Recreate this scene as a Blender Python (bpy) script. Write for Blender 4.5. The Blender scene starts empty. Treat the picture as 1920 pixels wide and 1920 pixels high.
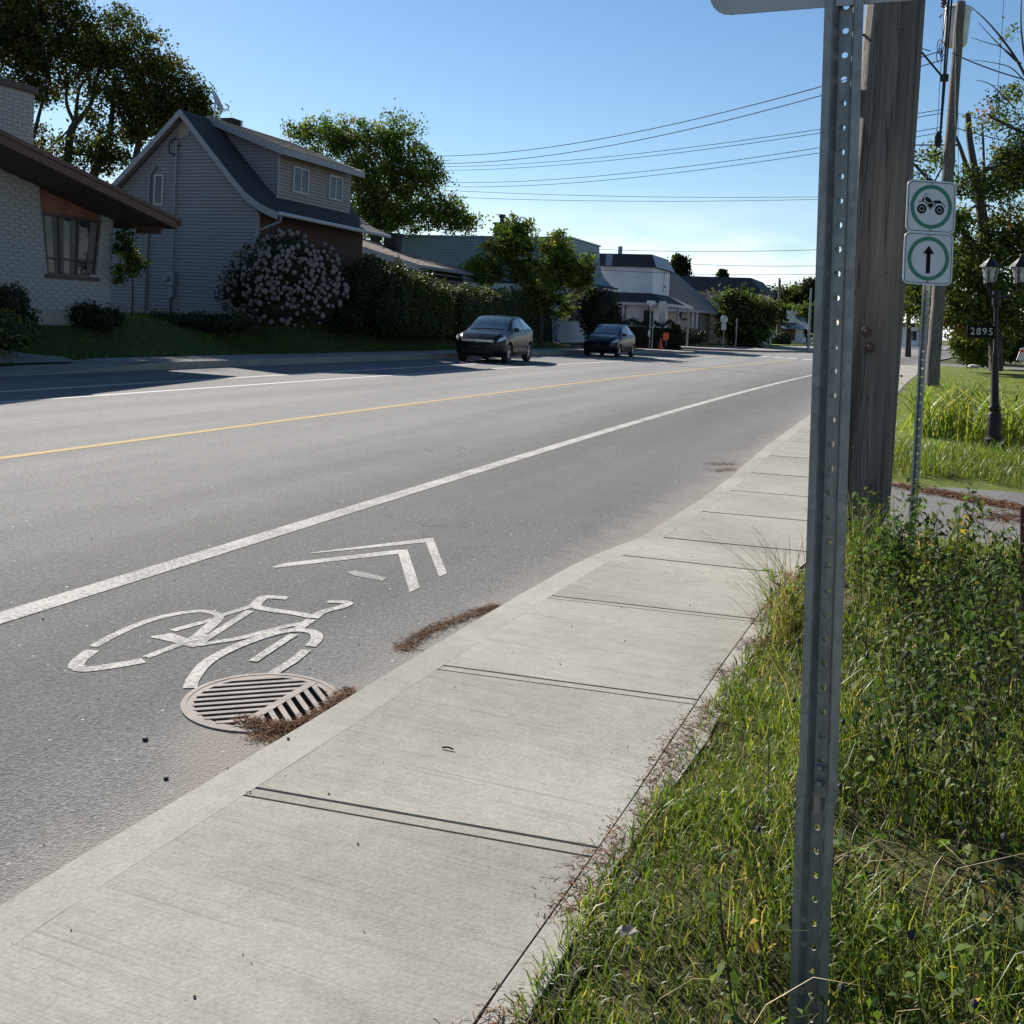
import bpy, bmesh, math, random
import numpy as np
from mathutils import Vector, Matrix, noise
rnd = random.Random(7); rng = np.random.default_rng(7)
S = bpy.context.scene; COL = S.collection
# ------------------------------------------------------------------ camera
F = 1925.; PX, PY = 960., 640.; H = 1.5
ROLL, PITCH, YAW = math.atan(.046), math.radians(1.22), math.radians(21.0)
Fw = np.array([-math.sin(YAW)*math.cos(PITCH), math.cos(YAW)*math.cos(PITCH), -math.sin(PITCH)])
R0 = np.array([math.cos(YAW), math.sin(YAW), 0.]); U0 = np.cross(R0, Fw)
CR = math.cos(ROLL)*R0 + math.sin(ROLL)*U0; CU = -math.sin(ROLL)*R0 + math.cos(ROLL)*U0
cd = bpy.data.cameras.new('camera'); cam = bpy.data.objects.new('camera', cd); COL.objects.link(cam)
cd.sensor_width = 36; cd.sensor_fit = 'HORIZONTAL'; cd.lens = F/1920*36; cd.shift_y = -(960-PY)/1920
cd.clip_start = .05; cd.clip_end = 3000
cam.matrix_world = Matrix(((CR[0], CU[0], -Fw[0], 0), (CR[1], CU[1], -Fw[1], 0), (CR[2], CU[2], -Fw[2], H), (0, 0, 0, 1)))
S.camera = cam
# ------------------------------------------------------------------ light
SUN_EL = math.radians(32); SAZ = (-.78, .626)          # horizontal direction towards the sun
sv = Vector((SAZ[0]*math.cos(SUN_EL), SAZ[1]*math.cos(SUN_EL), math.sin(SUN_EL))).normalized()
W = bpy.data.worlds.new('World'); S.world = W; W.use_nodes = True
nt = W.node_tree; bg = nt.nodes['Background']; sky = nt.nodes.new('ShaderNodeTexSky')
sky.sky_type = 'NISHITA'; sky.sun_disc = False; sky.sun_elevation = SUN_EL
sky.sun_rotation = math.atan2(SAZ[0], SAZ[1]); sky.altitude = 200; sky.air_density = 1.0; sky.dust_density = .12; sky.ozone_density = 2.2
# thin cloud bank low above the horizon, mixed into the sky colour
tc = nt.nodes.new('ShaderNodeTexCoord'); sep = nt.nodes.new('ShaderNodeSeparateXYZ'); nt.links.new(tc.outputs['Generated'], sep.inputs[0])
mp = nt.nodes.new('ShaderNodeMapping'); mp.inputs['Scale'].default_value = (5, 5, 16); nt.links.new(tc.outputs['Generated'], mp.inputs[0])
nz = nt.nodes.new('ShaderNodeTexNoise'); nz.inputs['Scale'].default_value = 1.6; nz.inputs['Detail'].default_value = 7; nz.inputs['Roughness'].default_value = .55
nt.links.new(mp.outputs[0], nz.inputs[0])
cr = nt.nodes.new('ShaderNodeMapRange'); cr.inputs[1].default_value = .36; cr.inputs[2].default_value = .57; nt.links.new(nz.outputs[0], cr.inputs[0])
el = nt.nodes.new('ShaderNodeMapRange'); el.inputs[1].default_value = .005; el.inputs[2].default_value = .13; el.inputs[3].default_value = 1; el.inputs[4].default_value = 0
nt.links.new(sep.outputs[2], el.inputs[0])
mu = nt.nodes.new('ShaderNodeMath'); mu.operation = 'MULTIPLY'; nt.links.new(cr.outputs[0], mu.inputs[0]); nt.links.new(el.outputs[0], mu.inputs[1])
mu2 = nt.nodes.new('ShaderNodeMath'); mu2.operation = 'MULTIPLY'; mu2.inputs[1].default_value = .85; nt.links.new(mu.outputs[0], mu2.inputs[0])
hs = nt.nodes.new('ShaderNodeHueSaturation'); hs.inputs['Saturation'].default_value = 1.14; nt.links.new(sky.outputs[0], hs.inputs['Color'])
mx = nt.nodes.new('ShaderNodeMix'); mx.data_type = 'RGBA'; mx.inputs[7].default_value = (10.4, 11.0, 12.4, 1)
nt.links.new(mu2.outputs[0], mx.inputs[0]); nt.links.new(hs.outputs[0], mx.inputs[6]); nt.links.new(mx.outputs[2], bg.inputs[0])
bg.inputs[1].default_value = .056
sl = bpy.data.lights.new('sun', 'SUN'); sl.energy = 5.0; sl.angle = math.radians(.55); sl.color = (1, .95, .87)
so = bpy.data.objects.new('sun', sl); COL.objects.link(so); so.rotation_euler = sv.to_track_quat('Z', 'Y').to_euler(); so.location = (0, 0, 60)
S.view_settings.view_transform = 'Standard'; S.view_settings.look = 'None'; S.view_settings.exposure = 1.08; S.view_settings.gamma = 1
S.render.engine = 'CYCLES'
# ------------------------------------------------------------------ helpers
def ray(x, y): return (x-PX)/F*CR - (y-PY)/F*CU + Fw
def P(x, y, X=None, Y=None, Z=None, D=None):            # a pixel of the photograph met with a plane of the place
    d = ray(x, y)
    if X is not None: t = X/d[0]
    elif Y is not None: t = Y/d[1]
    elif Z is not None: t = (Z-H)/d[2]
    else: t = D
    return Vector((d[0]*t, d[1]*t, H+d[2]*t))
def smooth(t): t = max(0., min(1., t)); return t*t*(3-2*t)
def sft(Y): return 0. if Y < 10 else (.001*(Y-10)**2 if Y < 70 else 3.6+.12*(Y-70))
ORG = {}
def link(o): COL.objects.link(o); return o
def meta(o, label=None, cat=None, group=None, kind=None):
    if label: o['label'] = label
    if cat: o['category'] = cat
    if group: o['group'] = group
    if kind: o['kind'] = kind
    return o
def thing(name, label, cat, loc=(0, 0, 0), group=None):
    o = link(bpy.data.objects.new(name, None)); o.location = loc; o.empty_display_size = .2
    ORG[o.name] = Vector(loc); return meta(o, label, cat, group)
def mkobj(name, me, parent=None):
    o = link(bpy.data.objects.new(name, me))
    if parent: o.parent = parent; ORG[o.name] = ORG.get(parent.name, Vector())
    return o
class MB:
    def __init__(s): s.v = []; s.f = []
    def add(s, vs, fs): n = len(s.v); s.v += [Vector(v) for v in vs]; s.f += [tuple(i+n for i in f) for f in fs]; return s
    def box(s, x0, x1, y0, y1, z0, z1):
        return s.add([(x0,y0,z0),(x1,y0,z0),(x1,y1,z0),(x0,y1,z0),(x0,y0,z1),(x1,y0,z1),(x1,y1,z1),(x0,y1,z1)],
                     [(0,3,2,1),(4,5,6,7),(0,1,5,4),(1,2,6,5),(2,3,7,6),(3,0,4,7)])
    def ob(s, c, size, m):                              # oriented box
        vs = [Vector(c)+m@Vector((a*size[0]/2, b*size[1]/2, d*size[2]/2)) for d in (-1,1) for a,b in ((-1,-1),(1,-1),(1,1),(-1,1))]
        return s.add(vs, [(0,3,2,1),(4,5,6,7),(0,1,5,4),(1,2,6,5),(2,3,7,6),(3,0,4,7)])
    def ext(s, poly, d):                                # polygon pushed along d
        d = Vector(d); n = len(poly); vs = [Vector(p) for p in poly]+[Vector(p)+d for p in poly]
        return s.add(vs, [tuple(range(n))[::-1], tuple(range(n, 2*n))]+[(i, (i+1) % n, n+(i+1) % n, n+i) for i in range(n)])
    def quad(s, *p): return s.add(p, [tuple(range(len(p)))])
    def tube(s, pts, r, n=8, cap=True):
        pts = [Vector(p) for p in pts]; rs = r if isinstance(r, (list, tuple)) else [r]*len(pts); base = len(s.v)
        up = None
        for i, p in enumerate(pts):
            d = (pts[min(i+1, len(pts)-1)]-pts[max(i-1, 0)]).normalized()
            if up is None: up = d.orthogonal().normalized()
            up = (up-d*up.dot(d)).normalized(); sd = d.cross(up)
            for k in range(n):
                a = 2*math.pi*k/n; s.v.append(p+(up*math.cos(a)+sd*math.sin(a))*rs[i])
        for i in range(len(pts)-1):
            for k in range(n): s.f.append((base+i*n+k, base+i*n+(k+1) % n, base+(i+1)*n+(k+1) % n, base+(i+1)*n+k))
        if cap: s.f.append(tuple(base+k for k in range(n))[::-1]); s.f.append(tuple(base+(len(pts)-1)*n+k for k in range(n)))
        return s
    def lathe(s, c, prof, n=16, ax=None):               # prof [(radius, height)], axis ax
        c = Vector(c); m = (Vector(ax).normalized().to_track_quat('Z', 'Y').to_matrix() if ax is not None else Matrix.Identity(3)); base = len(s.v)
        for r, h in prof:
            for k in range(n):
                a = 2*math.pi*k/n; s.v.append(c+m@Vector((r*math.cos(a), r*math.sin(a), h)))
        for i in range(len(prof)-1):
            for k in range(n): s.f.append((base+i*n+k, base+i*n+(k+1) % n, base+(i+1)*n+(k+1) % n, base+(i+1)*n+k))
        s.f.append(tuple(base+k for k in range(n))[::-1]); s.f.append(tuple(base+(len(prof)-1)*n+k for k in range(n)))
        return s
    def build(s, name, mat, parent=None, sm=False, label=None, cat=None, group=None, kind=None, bev=0, loc=None):
        me = bpy.data.meshes.new(name); o = mkobj(name, me, parent)
        g = ORG.get(parent.name, Vector()) if parent else (Vector(loc) if loc is not None else Vector())
        if loc is not None and not parent: o.location = loc; ORG[o.name] = Vector(loc)
        me.from_pydata([v-g for v in s.v], [], s.f); me.materials.append(mat)
        bm = bmesh.new(); bm.from_mesh(me); bmesh.ops.recalc_face_normals(bm, faces=bm.faces)
        if bev: bmesh.ops.bevel(bm, geom=bm.edges, offset=bev, segments=1, affect='EDGES')
        bm.to_mesh(me); bm.free()
        if sm:
            me.polygons.foreach_set('use_smooth', [True]*len(me.polygons))
            try: me.set_sharp_from_angle(angle=math.radians(38))
            except Exception: pass
        return meta(o, label, cat, group, kind)
def npmesh(name, V, Fq, mat, parent=None, col=None, tri=False, **k):     # numpy mesh
    me = bpy.data.meshes.new(name); n = len(V); m = len(Fq); w = Fq.shape[1]
    g = ORG.get(parent.name, Vector()) if parent else Vector()
    me.vertices.add(n); me.vertices.foreach_set('co', (V-np.array(g)).astype(np.float32).ravel())
    me.loops.add(m*w); me.loops.foreach_set('vertex_index', Fq.astype(np.int32).ravel())
    me.polygons.add(m); me.polygons.foreach_set('loop_start', np.arange(m, dtype=np.int32)*w)
    me.polygons.foreach_set('loop_total', np.full(m, w, dtype=np.int32))
    me.update(calc_edges=True); me.validate()
    if col is not None:
        a = me.color_attributes.new('Col', 'FLOAT_COLOR', 'POINT'); c = np.ones((n, 4), np.float32); c[:, :3] = col; a.data.foreach_set('color', c.ravel())
    me.materials.append(mat); return meta(mkobj(name, me, parent), **k)
# ------------------------------------------------------------------ materials
def newmat(name):
    m = bpy.data.materials.new(name); m.use_nodes = True; n = m.node_tree
    return m, n, n.nodes['Principled BSDF']
def N(n, t, **k):
    o = n.nodes.new('ShaderNode'+t)
    for a, b in k.items():
        if a.startswith('i_'): o.inputs[a[2:].replace('_', ' ')].default_value = b
        else: setattr(o, a, b)
    return o
def L(n, a, b): n.links.new(a, b)
def ramp(n, fac, stops):
    r = N(n, 'ValToRGB'); L(n, fac, r.inputs[0])
    while len(r.color_ramp.elements) < len(stops): r.color_ramp.elements.new(.5)
    for e, (p, c) in zip(r.color_ramp.elements, stops): e.position = p; e.color = (c if isinstance(c, tuple) else (c, c, c))+(1,)
    return r
def mix(n, fac, a, b, blend='MIX'):
    m = N(n, 'Mix', data_type='RGBA', blend_type=blend)
    for s_, v in ((0, fac), (6, a), (7, b)):
        if hasattr(v, 'links'): L(n, v, m.inputs[s_])
        else: m.inputs[s_].default_value = v if s_ == 0 else (tuple(v)+(1,))
    return m.outputs[2]
def tcoord(n, sc=(1, 1, 1), rot=(0, 0, 0)):
    t = N(n, 'TexCoord'); m = N(n, 'Mapping'); m.inputs['Scale'].default_value = sc; m.inputs['Rotation'].default_value = rot; L(n, t.outputs['Object'], m.inputs[0]); return m.outputs[0]
def noi(n, vec, scale, det=4, rough=.55):
    o = N(n, 'TexNoise'); o.inputs['Scale'].default_value = scale; o.inputs['Detail'].default_value = det; o.inputs['Roughness'].default_value = rough
    L(n, vec, o.inputs[0]); return o.outputs[0]
def bump(n, b, h, st=.3, dist=.01):
    o = N(n, 'Bump'); o.inputs['Strength'].default_value = st; o.inputs['Distance'].default_value = dist; L(n, h, o.inputs['Height']); L(n, o.outputs[0], b.inputs['Normal'])
def pm(name, col, rough=.6, metal=0, var=.15, vs=6, bmp=0, bs=40, spec=None, coat=0, sc=(1, 1, 1)):
    m, n, b = newmat(name); v = tcoord(n, sc); f = noi(n, v, vs)
    r = ramp(n, f, [(.3, tuple(c*(1-var) for c in col)), (.7, tuple(min(1, c*(1+var)) for c in col))])
    L(n, r.outputs[0], b.inputs['Base Color']); b.inputs['Roughness'].default_value = rough; b.inputs['Metallic'].default_value = metal
    if spec is not None: b.inputs['Specular IOR Level'].default_value = spec
    if coat: b.inputs['Coat Weight'].default_value = coat; b.inputs['Coat Roughness'].default_value = .03
    if bmp: bump(n, b, noi(n, v, bs), bmp, .004)
    return m
def foliage(name, trans=.35, rough=.5, spec=.3, tint=(1.25, 1.3, .45)):
    m, n, b = newmat(name); a = N(n, 'Attribute', attribute_name='Col'); L(n, a.outputs[0], b.inputs['Base Color'])
    b.inputs['Roughness'].default_value = rough; b.inputs['Specular IOR Level'].default_value = spec
    t = N(n, 'BsdfTranslucent'); L(n, mix(n, 1., a.outputs[0], tint, 'MULTIPLY'), t.inputs[0]); ms = N(n, 'MixShader'); ms.inputs[0].default_value = trans
    L(n, b.outputs[0], ms.inputs[1]); L(n, t.outputs[0], ms.inputs[2]); L(n, ms.outputs[0], n.nodes['Material Output'].inputs[0]); return m
M = {}
M['leaf'] = foliage('leaf', .35, .7, .12); M['leafd'] = foliage('dense leaf', .12, .6, .2); M['grassblade'] = foliage('grass blade', .45, .45, .4); M['needle'] = foliage('dry litter', .1, .8, .1, (1, 1, 1))
M['bark'] = pm('bark', (.05, .042, .034), .9, var=.4, vs=8, bmp=.6, bs=18)
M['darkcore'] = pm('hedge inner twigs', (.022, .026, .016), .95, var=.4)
M['soil'] = pm('soil', (.045, .036, .022), .95, var=.5, vs=5, bmp=.5, bs=30)
def m_asphalt():
    m, n, b = newmat('asphalt'); v = tcoord(n); at = N(n, 'Attribute', attribute_name='lat')
    fine = noi(n, v, 170, 3, .7); mid = noi(n, v, 2.3, 5); big = noi(n, tcoord(n, (1, .12, 1)), 1.1, 3)
    vo = N(n, 'TexVoronoi'); vo.inputs['Scale'].default_value = 110; L(n, v, vo.inputs[0])
    fine2 = noi(n, v, 55, 4, .8)
    base = ramp(n, fine2, [(.36, (.05, .05, .05)), (.5, (.15, .147, .142)), (.64, (.30, .292, .28))]).outputs[0]
    base = mix(n, .45, base, ramp(n, fine, [(.3, (.04, .04, .04)), (.7, (.33, .32, .31))]).outputs[0])
    base = mix(n, 1., base, ramp(n, vo.outputs['Color'], [(.2, .66), (.8, 1.34)]).outputs[0], 'MULTIPLY')
    base = mix(n, .25, base, ramp(n, mid, [(.3, (.11, .108, .106)), (.7, (.2, .193, .185))]).outputs[0])
    base = mix(n, .25, base, ramp(n, big, [(.3, (.12, .118, .116)), (.7, (.21, .202, .193))]).outputs[0])
    # lighter travelled lanes, darker newer strip beside the kerb, dust at the very edge
    ln = ramp(n, at.outputs['Fac'], [(0, .92), (.25, 1.05), (.4, 1.2), (.62, 1.12), (.74, 1.0), (.84, .72), (.93, .72), (1., .95)])
    base = mix(n, 1., base, ln.outputs[0], 'MULTIPLY')
    ad = N(n, 'Math', operation='ADD'); L(n, at.outputs['Fac'], ad.inputs[0]); s = N(n, 'Math', operation='MULTIPLY'); s.inputs[1].default_value = .055; L(n, noi(n, v, 3.5, 5, .7), s.inputs[0]); sb = N(n, 'Math', operation='SUBTRACT'); sb.inputs[1].default_value = .029; L(n, s.outputs[0], sb.inputs[0]); L(n, sb.outputs[0], ad.inputs[1])
    gd = N(n, 'VectorMath', operation='DISTANCE'); gd.inputs[1].default_value = tuple(P(505, 1378, Z=0)); L(n, v, gd.inputs[0]); gm = N(n, 'MapRange'); gm.inputs[1].default_value = .55; gm.inputs[2].default_value = .1; gm.inputs[3].default_value = 0; gm.inputs[4].default_value = .028; L(n, gd.outputs['Value'], gm.inputs[0]); a2 = N(n, 'Math', operation='ADD'); L(n, ad.outputs[0], a2.inputs[0]); L(n, gm.outputs[0], a2.inputs[1]); ad = a2
    dust = ramp(n, ad.outputs[0], [(0, 0.), (.985, 0.), (1., 1.)])
    dust.color_ramp.elements[1].position = .974; dust.color_ramp.elements[2].position = .997
    dm = N(n, 'Math', operation='MULTIPLY'); dm.inputs[1].default_value = .85; L(n, dust.outputs[0], dm.inputs[0])
    ck = N(n, 'TexVoronoi', feature='DISTANCE_TO_EDGE'); ck.inputs['Scale'].default_value = .33; wv = N(n, 'VectorMath', operation='ADD'); nv = N(n, 'TexNoise'); nv.inputs['Scale'].default_value = 2.5; nv.inputs['Detail'].default_value = 5; L(n, v, nv.inputs[0]); L(n, v, wv.inputs[0]); L(n, nv.outputs['Color'], wv.inputs[1]); L(n, wv.outputs[0], ck.inputs[0])
    ckr = ramp(n, ck.outputs['Distance'], [(0., .5), (.005, 1.)]); base = mix(n, ramp(n, noi(n, v, .35, 2), [(.52, 0.), (.62, .7)]).outputs[0], base, mix(n, 1., base, ckr.outputs[0], 'MULTIPLY'))
    base = mix(n, 1., base, ramp(n, noi(n, tcoord(n, (1, .06, 1)), 1.3, 5), [(.3, .86), (.7, 1.12)]).outputs[0], 'MULTIPLY')
    spk = ramp(n, vo.outputs['Color'], [(.955, 0.), (.975, 1.)]); base = mix(n, spk.outputs[0], base, (.5, .49, .47)); base = mix(n, dm.outputs[0], base, (.22, .198, .172)); L(n, base, b.inputs['Base Color'])
    gl = ramp(n, vo.outputs['Color'], [(.95, .95), (.985, .5)]); L(n, gl.outputs[0], b.inputs['Roughness'])
    b.inputs['Specular IOR Level'].default_value = .12
    h = N(n, 'Math', operation='ADD'); L(n, vo.outputs['Distance'], h.inputs[0]); L(n, fine, h.inputs[1]); bump(n, b, h.outputs[0], .55, .006); return m
M['asphalt'] = m_asphalt()
def m_concrete(name='sidewalk concrete', tone=1., broom=True):
    m, n, b = newmat(name); oi = N(n, 'ObjectInfo'); t = N(n, 'TexCoord'); of = N(n, 'Math', operation='MULTIPLY'); of.inputs[1].default_value = 37.; L(n, oi.outputs['Random'], of.inputs[0]); ov = N(n, 'VectorMath', operation='ADD'); L(n, t.outputs['Object'], ov.inputs[0]); L(n, of.outputs[0], ov.inputs[1]); v = ov.outputs[0]
    def sc_v(sc, rot):
        q_ = N(n, 'Mapping'); q_.inputs['Scale'].default_value = sc; q_.inputs['Rotation'].default_value = rot; L(n, v, q_.inputs[0]); return q_.outputs[0]
    f = noi(n, v, 1.6, 6, .6); g = noi(n, v, 90, 3, .7); sp = noi(n, v, 14, 5, .75)
    c = ramp(n, f, [(.3, (.245*tone, .23*tone, .197*tone)), (.7, (.32*tone, .302*tone, .262*tone))]).outputs[0]
    c = mix(n, .5, c, ramp(n, g, [(.3, (.175*tone, .164*tone, .142*tone)), (.7, (.38*tone, .36*tone, .313*tone))]).outputs[0])
    c = mix(n, .35, c, ramp(n, sp, [(.35, (.2*tone, .193*tone, .175*tone)), (.65, (.33*tone, .315*tone, .285*tone))]).outputs[0])
    if broom:
        w = noi(n, sc_v((1.3, 75, 1), (0, 0, math.radians(-7))), 1.0, 4, .65); w2 = noi(n, sc_v((.9, 22, 1), (0, 0, math.radians(-6))), 1.0, 3)
        dk = ramp(n, w, [(.34, .8), (.42, 1.0)]); c = mix(n, 1., c, dk.outputs[0], 'MULTIPLY')
        dk2 = ramp(n, w2, [(.3, .93), (.5, 1.01)]); c = mix(n, 1., c, dk2.outputs[0], 'MULTIPLY')
    pit = ramp(n, noi(n, v, 26, 6, .8), [(.66, 1.), (.72, .5)]); c = mix(n, .8, c, mix(n, 1., c, pit.outputs[0], 'MULTIPLY')); c = mix(n, 1., c, ramp(n, noi(n, v, .8, 3), [(.35, .88), (.65, 1.06)]).outputs[0], 'MULTIPLY')
    r = ramp(n, oi.outputs['Random'], [(0, .93), (1, 1.04)]); c = mix(n, 1., c, r.outputs[0], 'MULTIPLY')
    L(n, c, b.inputs['Base Color']); b.inputs['Roughness'].default_value = .95; b.inputs['Specular IOR Level'].default_value = .12
    h = g
    if broom: a = N(n, 'Math', operation='ADD'); L(n, g, a.inputs[0]); L(n, w, a.inputs[1]); h = a.outputs[0]
    bump(n, b, h, .5, .003); return m
M['concrete'] = m_concrete(); M['kerb'] = m_concrete('kerb concrete', 1.0, False)
def m_paint(name, col, worn=.5, sc=30):
    m, n, b = newmat(name); v = tcoord(n); f = noi(n, v, sc*1.6, 6, .8); g = noi(n, v, 3, 3)
    a = N(n, 'Math', operation='ADD'); L(n, f, a.inputs[0]); s = N(n, 'Math', operation='MULTIPLY'); s.inputs[1].default_value = .35; L(n, g, s.inputs[0]); L(n, s.outputs[0], a.inputs[1])
    k = ramp(n, a.outputs[0], [(worn, .0), (worn+.09, 1.)]); c = mix(n, k.outputs[0], (.17, .165, .16), col)
    c = mix(n, .3, c, ramp(n, noi(n, v, 150, 2), [(.3, tuple(x*.6 for x in col)), (.7, col)]).outputs[0])
    L(n, c, b.inputs['Base Color']); b.inputs['Roughness'].default_value = .95; b.inputs['Specular IOR Level'].default_value = .1; bump(n, b, f, .4, .003); return m
M['white_paint'] = m_paint('white road paint', (.45, .435, .4), .62); M['yellow_paint'] = m_paint('yellow road paint', (.40, .30, .15), .49, 12); M['fresh_white'] = m_paint('fresher white road paint', (.55, .53, .5), .42, 12)
M['worn_white'] = m_paint('worn white road paint', (.36, .35, .33), .7, 22)
def m_grassland(name, a, b_):
    m, n, b = newmat(name); v = tcoord(n); f = noi(n, v, 2.2, 6, .65); g = noi(n, v, 45, 4, .7)
    c = ramp(n, f, [(.3, a), (.7, b_)]).outputs[0]; c = mix(n, .6, c, ramp(n, g, [(.3, tuple(x*.45 for x in a)), (.7, tuple(x*1.4 for x in b_))]).outputs[0])
    L(n, c, b.inputs['Base Color']); b.inputs['Roughness'].default_value = .95; b.inputs['Specular IOR Level'].default_value = .1; bump(n, b, g, .9, .03); return m
M['turf'] = m_grassland('lawn turf', (.035, .055, .014), (.075, .095, .024))  # darker green puts the left lawn's shade into the colour
M['sun_toned_turf'] = m_grassland('sun-toned turf', (.07, .10, .02), (.15, .18, .04)); M['thatch'] = m_grassland('matted thatch and soil', (.04, .042, .016), (.12, .105, .045)); M['far_ground'] = m_grassland('far ground', (.05, .065, .025), (.1, .1, .05))  # first one: brighter copy of the turf, sunlight put into the colour
M['white_brick'] = pm('white painted brick', (.27, .275, .275), .75, var=.12, vs=9, bmp=.35, bs=50)
M['dark_brick'] = pm('brown red brick', (.06, .032, .028), .85, var=.35, vs=7, bmp=.4, bs=50)
M['mortar'] = pm('mortar', (.2, .2, .19), .95, bmp=.3); M['dark_mortar'] = pm('dark mortar', (.05, .04, .038), .95)
M['siding'] = pm('beige grey vinyl siding', (.2, .195, .205), .5, var=.05, vs=2, bmp=.1, bs=60, sc=(.3, .3, 1))
M['siding2'] = pm('warm beige vinyl siding', (.22, .19, .165), .5, var=.06, vs=2, bmp=.1, bs=60)
M['blue_siding'] = pm('blue grey siding', (.15, .21, .23), .55, var=.08, vs=2)
M['white_siding'] = pm('white siding', (.55, .57, .64), .5, var=.06, vs=1)
M['cream_siding'] = pm('cream siding', (.23, .22, .19), .6, var=.06, vs=1)
def m_shingle(name, a, b_):
    m, n, b = newmat(name); v = tcoord(n); br = N(n, 'TexNoise'); br.inputs['Scale'].default_value = 3; L(n, tcoord(n, (2, 2, 9)), br.inputs[0]); br.inputs['Detail'].default_value = 8
    g = noi(n, v, 60, 3, .8); c = ramp(n, br.outputs[0], [(.35, a), (.65, b_)]).outputs[0]; c = mix(n, .4, c, ramp(n, g, [(.3, tuple(x*.5 for x in a)), (.7, tuple(x*1.5 for x in b_))]).outputs[0])
    L(n, c, b.inputs['Base Color']); b.inputs['Roughness'].default_value = .95; bump(n, b, g, .5, .01); return m
M['dark_shingle'] = m_shingle('dark shingles', (.02, .024, .032), (.038, .042, .052)); M['brown_shingle'] = m_shingle('brown shingles', (.13, .095, .08), (.24, .18, .15))
M['grey_shingle'] = m_shingle('grey brown shingles', (.13, .115, .11), (.22, .19, .175))
M['white_trim'] = pm('white painted trim', (.36, .36, .385), .45, var=.05); M['grey_trim'] = pm('pale grey trim', (.22, .23, .26), .5, var=.05)
M['brown_trim'] = pm('red brown stained fascia', (.085, .038, .034), .6, var=.15); M['soffit'] = pm('dark soffit', (.06, .045, .04), .7)
M['wood_panel'] = pm('red brown wood panel', (.17, .07, .05), .6, var=.25, vs=3, sc=(1, 1, .2))
M['curtain'] = pm('sheer curtain', (.10, .105, .10), .9, var=.1); M['blackmetal'] = pm('black metal', (.008, .008, .009), .5, 0, spec=.3)
def m_glass(name, tint, rough=.03):
    m, n, b = newmat(name); b.inputs['Base Color'].default_value = tint+(1,); b.inputs['Roughness'].default_value = rough; b.inputs['Specular IOR Level'].default_value = .8 if name in ('car glass','windscreen glass','headlamp lens') else .5
    b.inputs['Coat Weight'].default_value = .5 if 'car' in name or 'screen' in name else 0; v = tcoord(n); bump(n, b, noi(n, v, 1.2, 1), .08, .02); return m
M['pane'] = m_glass('window glass', (.03, .035, .04)); M['carglass'] = m_glass('car glass', (.02, .03, .035), .02)
def m_galv():
    m, n, b = newmat('galvanised steel'); v = tcoord(n); vo = N(n, 'TexVoronoi'); vo.inputs['Scale'].default_value = 55; L(n, v, vo.inputs[0]); f = noi(n, tcoord(n, (14, 14, 1.2)), 2.5, 6, .7)
    c = ramp(n, f, [(.3, (.17, .18, .175)), (.7, (.33, .345, .34))]).outputs[0]; c = mix(n, .22, c, ramp(n, vo.outputs['Color'], [(.2, .14), (.8, .42)]).outputs[0])
    L(n, c, b.inputs['Base Color']); b.inputs['Metallic'].default_value = .55; b.inputs['Roughness'].default_value = .5; bump(n, b, f, .12, .002); return m
M['galv'] = m_galv()
M['rust'] = pm('rusty dark steel', (.09, .06, .05), .7, .5, var=.4, vs=20, bmp=.4)
def m_pole():
    m, n, b = newmat('weathered pole wood'); f = noi(n, tcoord(n, (26, 26, .55)), 1.4, 8, .68); g = noi(n, tcoord(n, (8, 8, .16)), 1.1, 5, .6); cr_ = noi(n, tcoord(n, (13, 13, .12)), 1.6, 2, .5)
    c = ramp(n, f, [(.3, (.055, .046, .039)), (.55, (.12, .103, .087)), (.75, (.22, .19, .16))]).outputs[0]
    c = mix(n, .4, c, ramp(n, g, [(.3, (.085, .07, .058)), (.7, (.23, .2, .17))]).outputs[0])
    k = ramp(n, cr_, [(.485, 1.), (.5, .12), (.515, 1.)]); c = mix(n, .6, c, mix(n, 1., c, k.outputs[0], 'MULTIPLY'))
    L(n, c, b.inputs['Base Color']); b.inputs['Roughness'].default_value = .9
    a = N(n, 'Math', operation='ADD'); L(n, f, a.inputs[0]); L(n, k.outputs[0], a.inputs[1]); bump(n, b, a.outputs[0], .9, .012); return m
M['pole'] = m_pole()
M['grate'] = pm('worn cast iron', (.2, .17, .15), .85, .1, var=.25, vs=9, bmp=.4, bs=60); M['pit'] = pm('drain pit shade', (.003, .003, .003), 1, spec=0)  # pit colour: near black stands in for the shade under the bars
M['signwhite'] = pm('white sign sheeting', (.62, .62, .65), .4, var=.04); M['signgreen'] = pm('green sign ink', (.01, .17, .11), .4); M['signblack'] = pm('black sign ink', (.008, .008, .01), .7, spec=.1)
M['signback'] = pm('aluminium sign back', (.42, .41, .40), .45, .4); M['cable'] = pm('black cable', (.03, .032, .04), 1., spec=0); M['orange'] = pm('orange plastic', (.75, .09, .03), .5)
M['ceramic'] = pm('white lantern glass', (.42, .42, .4), .3); M['flower'] = pm('dull white flower head', (.17, .145, .137), .8, var=.25, bmp=.5, bs=60)
M['carpaint'] = pm('dark blue black car paint', (.005, .008, .011), .22, .0, var=.05, coat=.1, spec=.15); M['carpaint2'] = pm('deep navy car paint', (.004, .007, .015), .22, .0, var=.05, coat=.1, spec=.15); M['windscreen'] = m_glass('windscreen glass', (.035, .065, .08), .02)  # windscreen base colour holds a painted part of the sky reflection
M['whitepaint'] = pm('white car paint', (.65, .65, .66), .25, 0, var=.03, coat=1); M['tyre'] = pm('tyre rubber', (.02, .02, .02), .85); M['rim'] = pm('alloy rim', (.4, .4, .42), .35, .8)
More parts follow.
